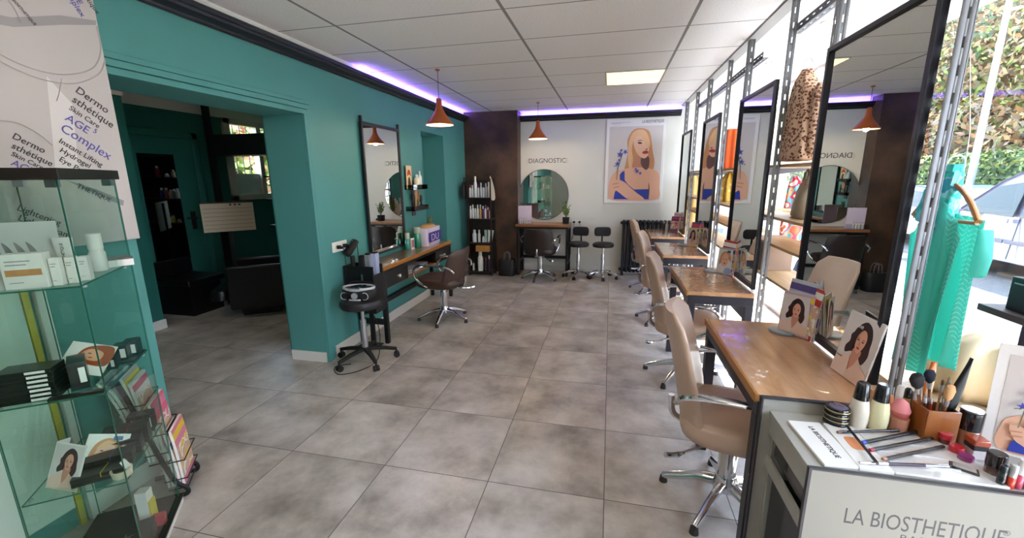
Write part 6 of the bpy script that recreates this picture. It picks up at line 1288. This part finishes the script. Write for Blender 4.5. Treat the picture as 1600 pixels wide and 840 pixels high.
# black metal display shelf with boxes at the right edge
rsf = thing('black_display_shelf', 'dark shelf on a metal bracket at the right edge holding black boxes', 'shelf', (0, 0, 0))
MB().bx(1.20, 1.50, .95, 1.645, 1.128, 1.150).build('shelf_board', mat('shelf_dark_taupe', '4A4046', .5), rsf, bevel=.002)
MB().bx(1.235, 1.26, 1.50, 1.525, 1.03, 1.128).bx(1.26, 1.46, 1.50, 1.525, 1.03, 1.055).build('support_bracket', mat('bracket_plum', '4A3A4E', .5), rsf)
MB().bx(1.40, 1.43, .95, .98, 0, 1.128).bx(1.40, 1.43, 1.58, 1.61, 0, 1.128).build('leg', mat('bracket_plum', '4A3A4E', .5), rsf)
for k, (x, y, w_, d_, h) in enumerate(((1.275, 1.555, .09, .065, .105), (1.30, 1.46, .09, .06, .11), (1.29, 1.37, .10, .09, .12))):
    t = thing('black_box', ['black perfume box nearest the window on the dark shelf at the right edge', 'second black box on the dark shelf at the right edge', 'third black box on the dark shelf at the right edge'][k], 'box', (x, y, 1.1505), 0, 'black boxes on the dark shelf'); MB().bx(-w_ / 2, w_ / 2, -d_ / 2, d_ / 2, 0, h).build('carton', mat('carton_plum_black', '1A1520', .35, coat=.2), t, bevel=.002)
    if k == 0: MB().bx(-w_ / 2 - .0008, -w_ / 2, -.01, .02, h * .80, h * .84).build('silver_print', STEEL, t)
t = thing('black_box', 'black box stacked on the boxes of the dark shelf at the right edge', 'box', (1.33, 1.47, 1.262), 0); MB().bx(-.04, .04, -.04, .06, 0, .07).build('carton', mat('carton_plum_black', '1A1520', .35, coat=.2), t, bevel=.002)
stb = garment('folded_cloth', 'folded sand-coloured cloth behind the turquoise scarf in the window', 'cloth', (1.62, 2.12, .60), math.radians(-30), [(0, .15, .10, 0), (.05, .20, .13, 0), (.16, .21, .13, 0), (.25, .15, .10, 0), (.29, .06, .05, 0)], mat('sand_cloth', 'C6B190', .8, bump=.4, bscale=12), 9, .012)
pl_ = thing('display_plinth', 'pale wooden display block in the window behind the makeup counter', 'plinth', (1.62, 2.12, 0)); MB().bx(-.28, .28, -.35, .35, 0, .60).build('block', wood_mat('plinth_wood', 'B39A78', '94785A', .5, 0, 2), pl_, bevel=.004)
ol = thing('orange_paddle', 'orange leaf-shaped brush back standing between the mirror and the turquoise scarf', 'brush', (1.075, 1.585, .79), .5)
MB().loft([[Vector((p.x, p.y, z)) for p in rring(0, 0, .021 * k, .006, 0, 2.4, 20)] for z, k in ((0, .3), (.03, .75), (.08, 1), (.13, .8), (.165, .3))], 0).build('paddle', mat('paddle_orange', 'D9742A', .35, coat=.5), ol)

# low white grille of the heater under the window
ht = thing('window_heater', 'low white slatted heater under the shop window', 'heater', (1.70, 5.75, 0))
MB().bx(.06, .18, 0, 1.1, .06, .10).bx(.06, .18, 0, 1.1, .50, .54).bx(.15, .18, 0, 1.1, .10, .50).bx(.06, .10, 0, .04, 0, .54).bx(.06, .10, 1.06, 1.1, 0, .54).build('heater_casing', mat('heater_white', 'E6E4E4', .4), ht)
m = MB()
for k in range(34): m.bx(.06, .075, .05 + k * .03, .065 + k * .03, .10, .50)
m.build('slat_grille', mat('heater_white', 'E6E4E4', .4), ht)

# ================================================================== BEHIND THE CAMERA (seen in the round mirror)
du = thing('dark_shelving', 'tall dark shelving of white hair products facing the round mirror', 'shelving', (-1.38, -1.60, 0))
MB().bx(-.02, 0, 0, .35, 0, 2.1).bx(1.1, 1.12, 0, .35, 0, 2.1).bx(0, 1.1, 0, .02, 0, 2.1).build('side_panels', mat('shelving_black', '1C191A', .5), du)
for k, z in enumerate((.08, .50, .92, 1.30, 1.68, 2.08)):
    MB().bx(0, 1.1, .02, .35, z, z + .02).build('shelf', mat('shelving_black', '1C191A', .5), du)
q0 = None
for k, z in enumerate((.52, .94, 1.32, 1.70)):
    for j in range(7):
        lab = 'white product bottle on the dark shelving, reflected in the round mirror'
        if q0 is None: q0 = bottle('shelf_bottle', lab, 'bottle', (-1.30 + j * .15, -1.42, z), .03, .2, WHITE, mat('cap_grey', '9A97A2', .4), 'white bottles on the dark shelving')
        else: copy_tree(q0, lab, (-1.30 + j * .15 + random.uniform(-.02, .02), -1.42, z))
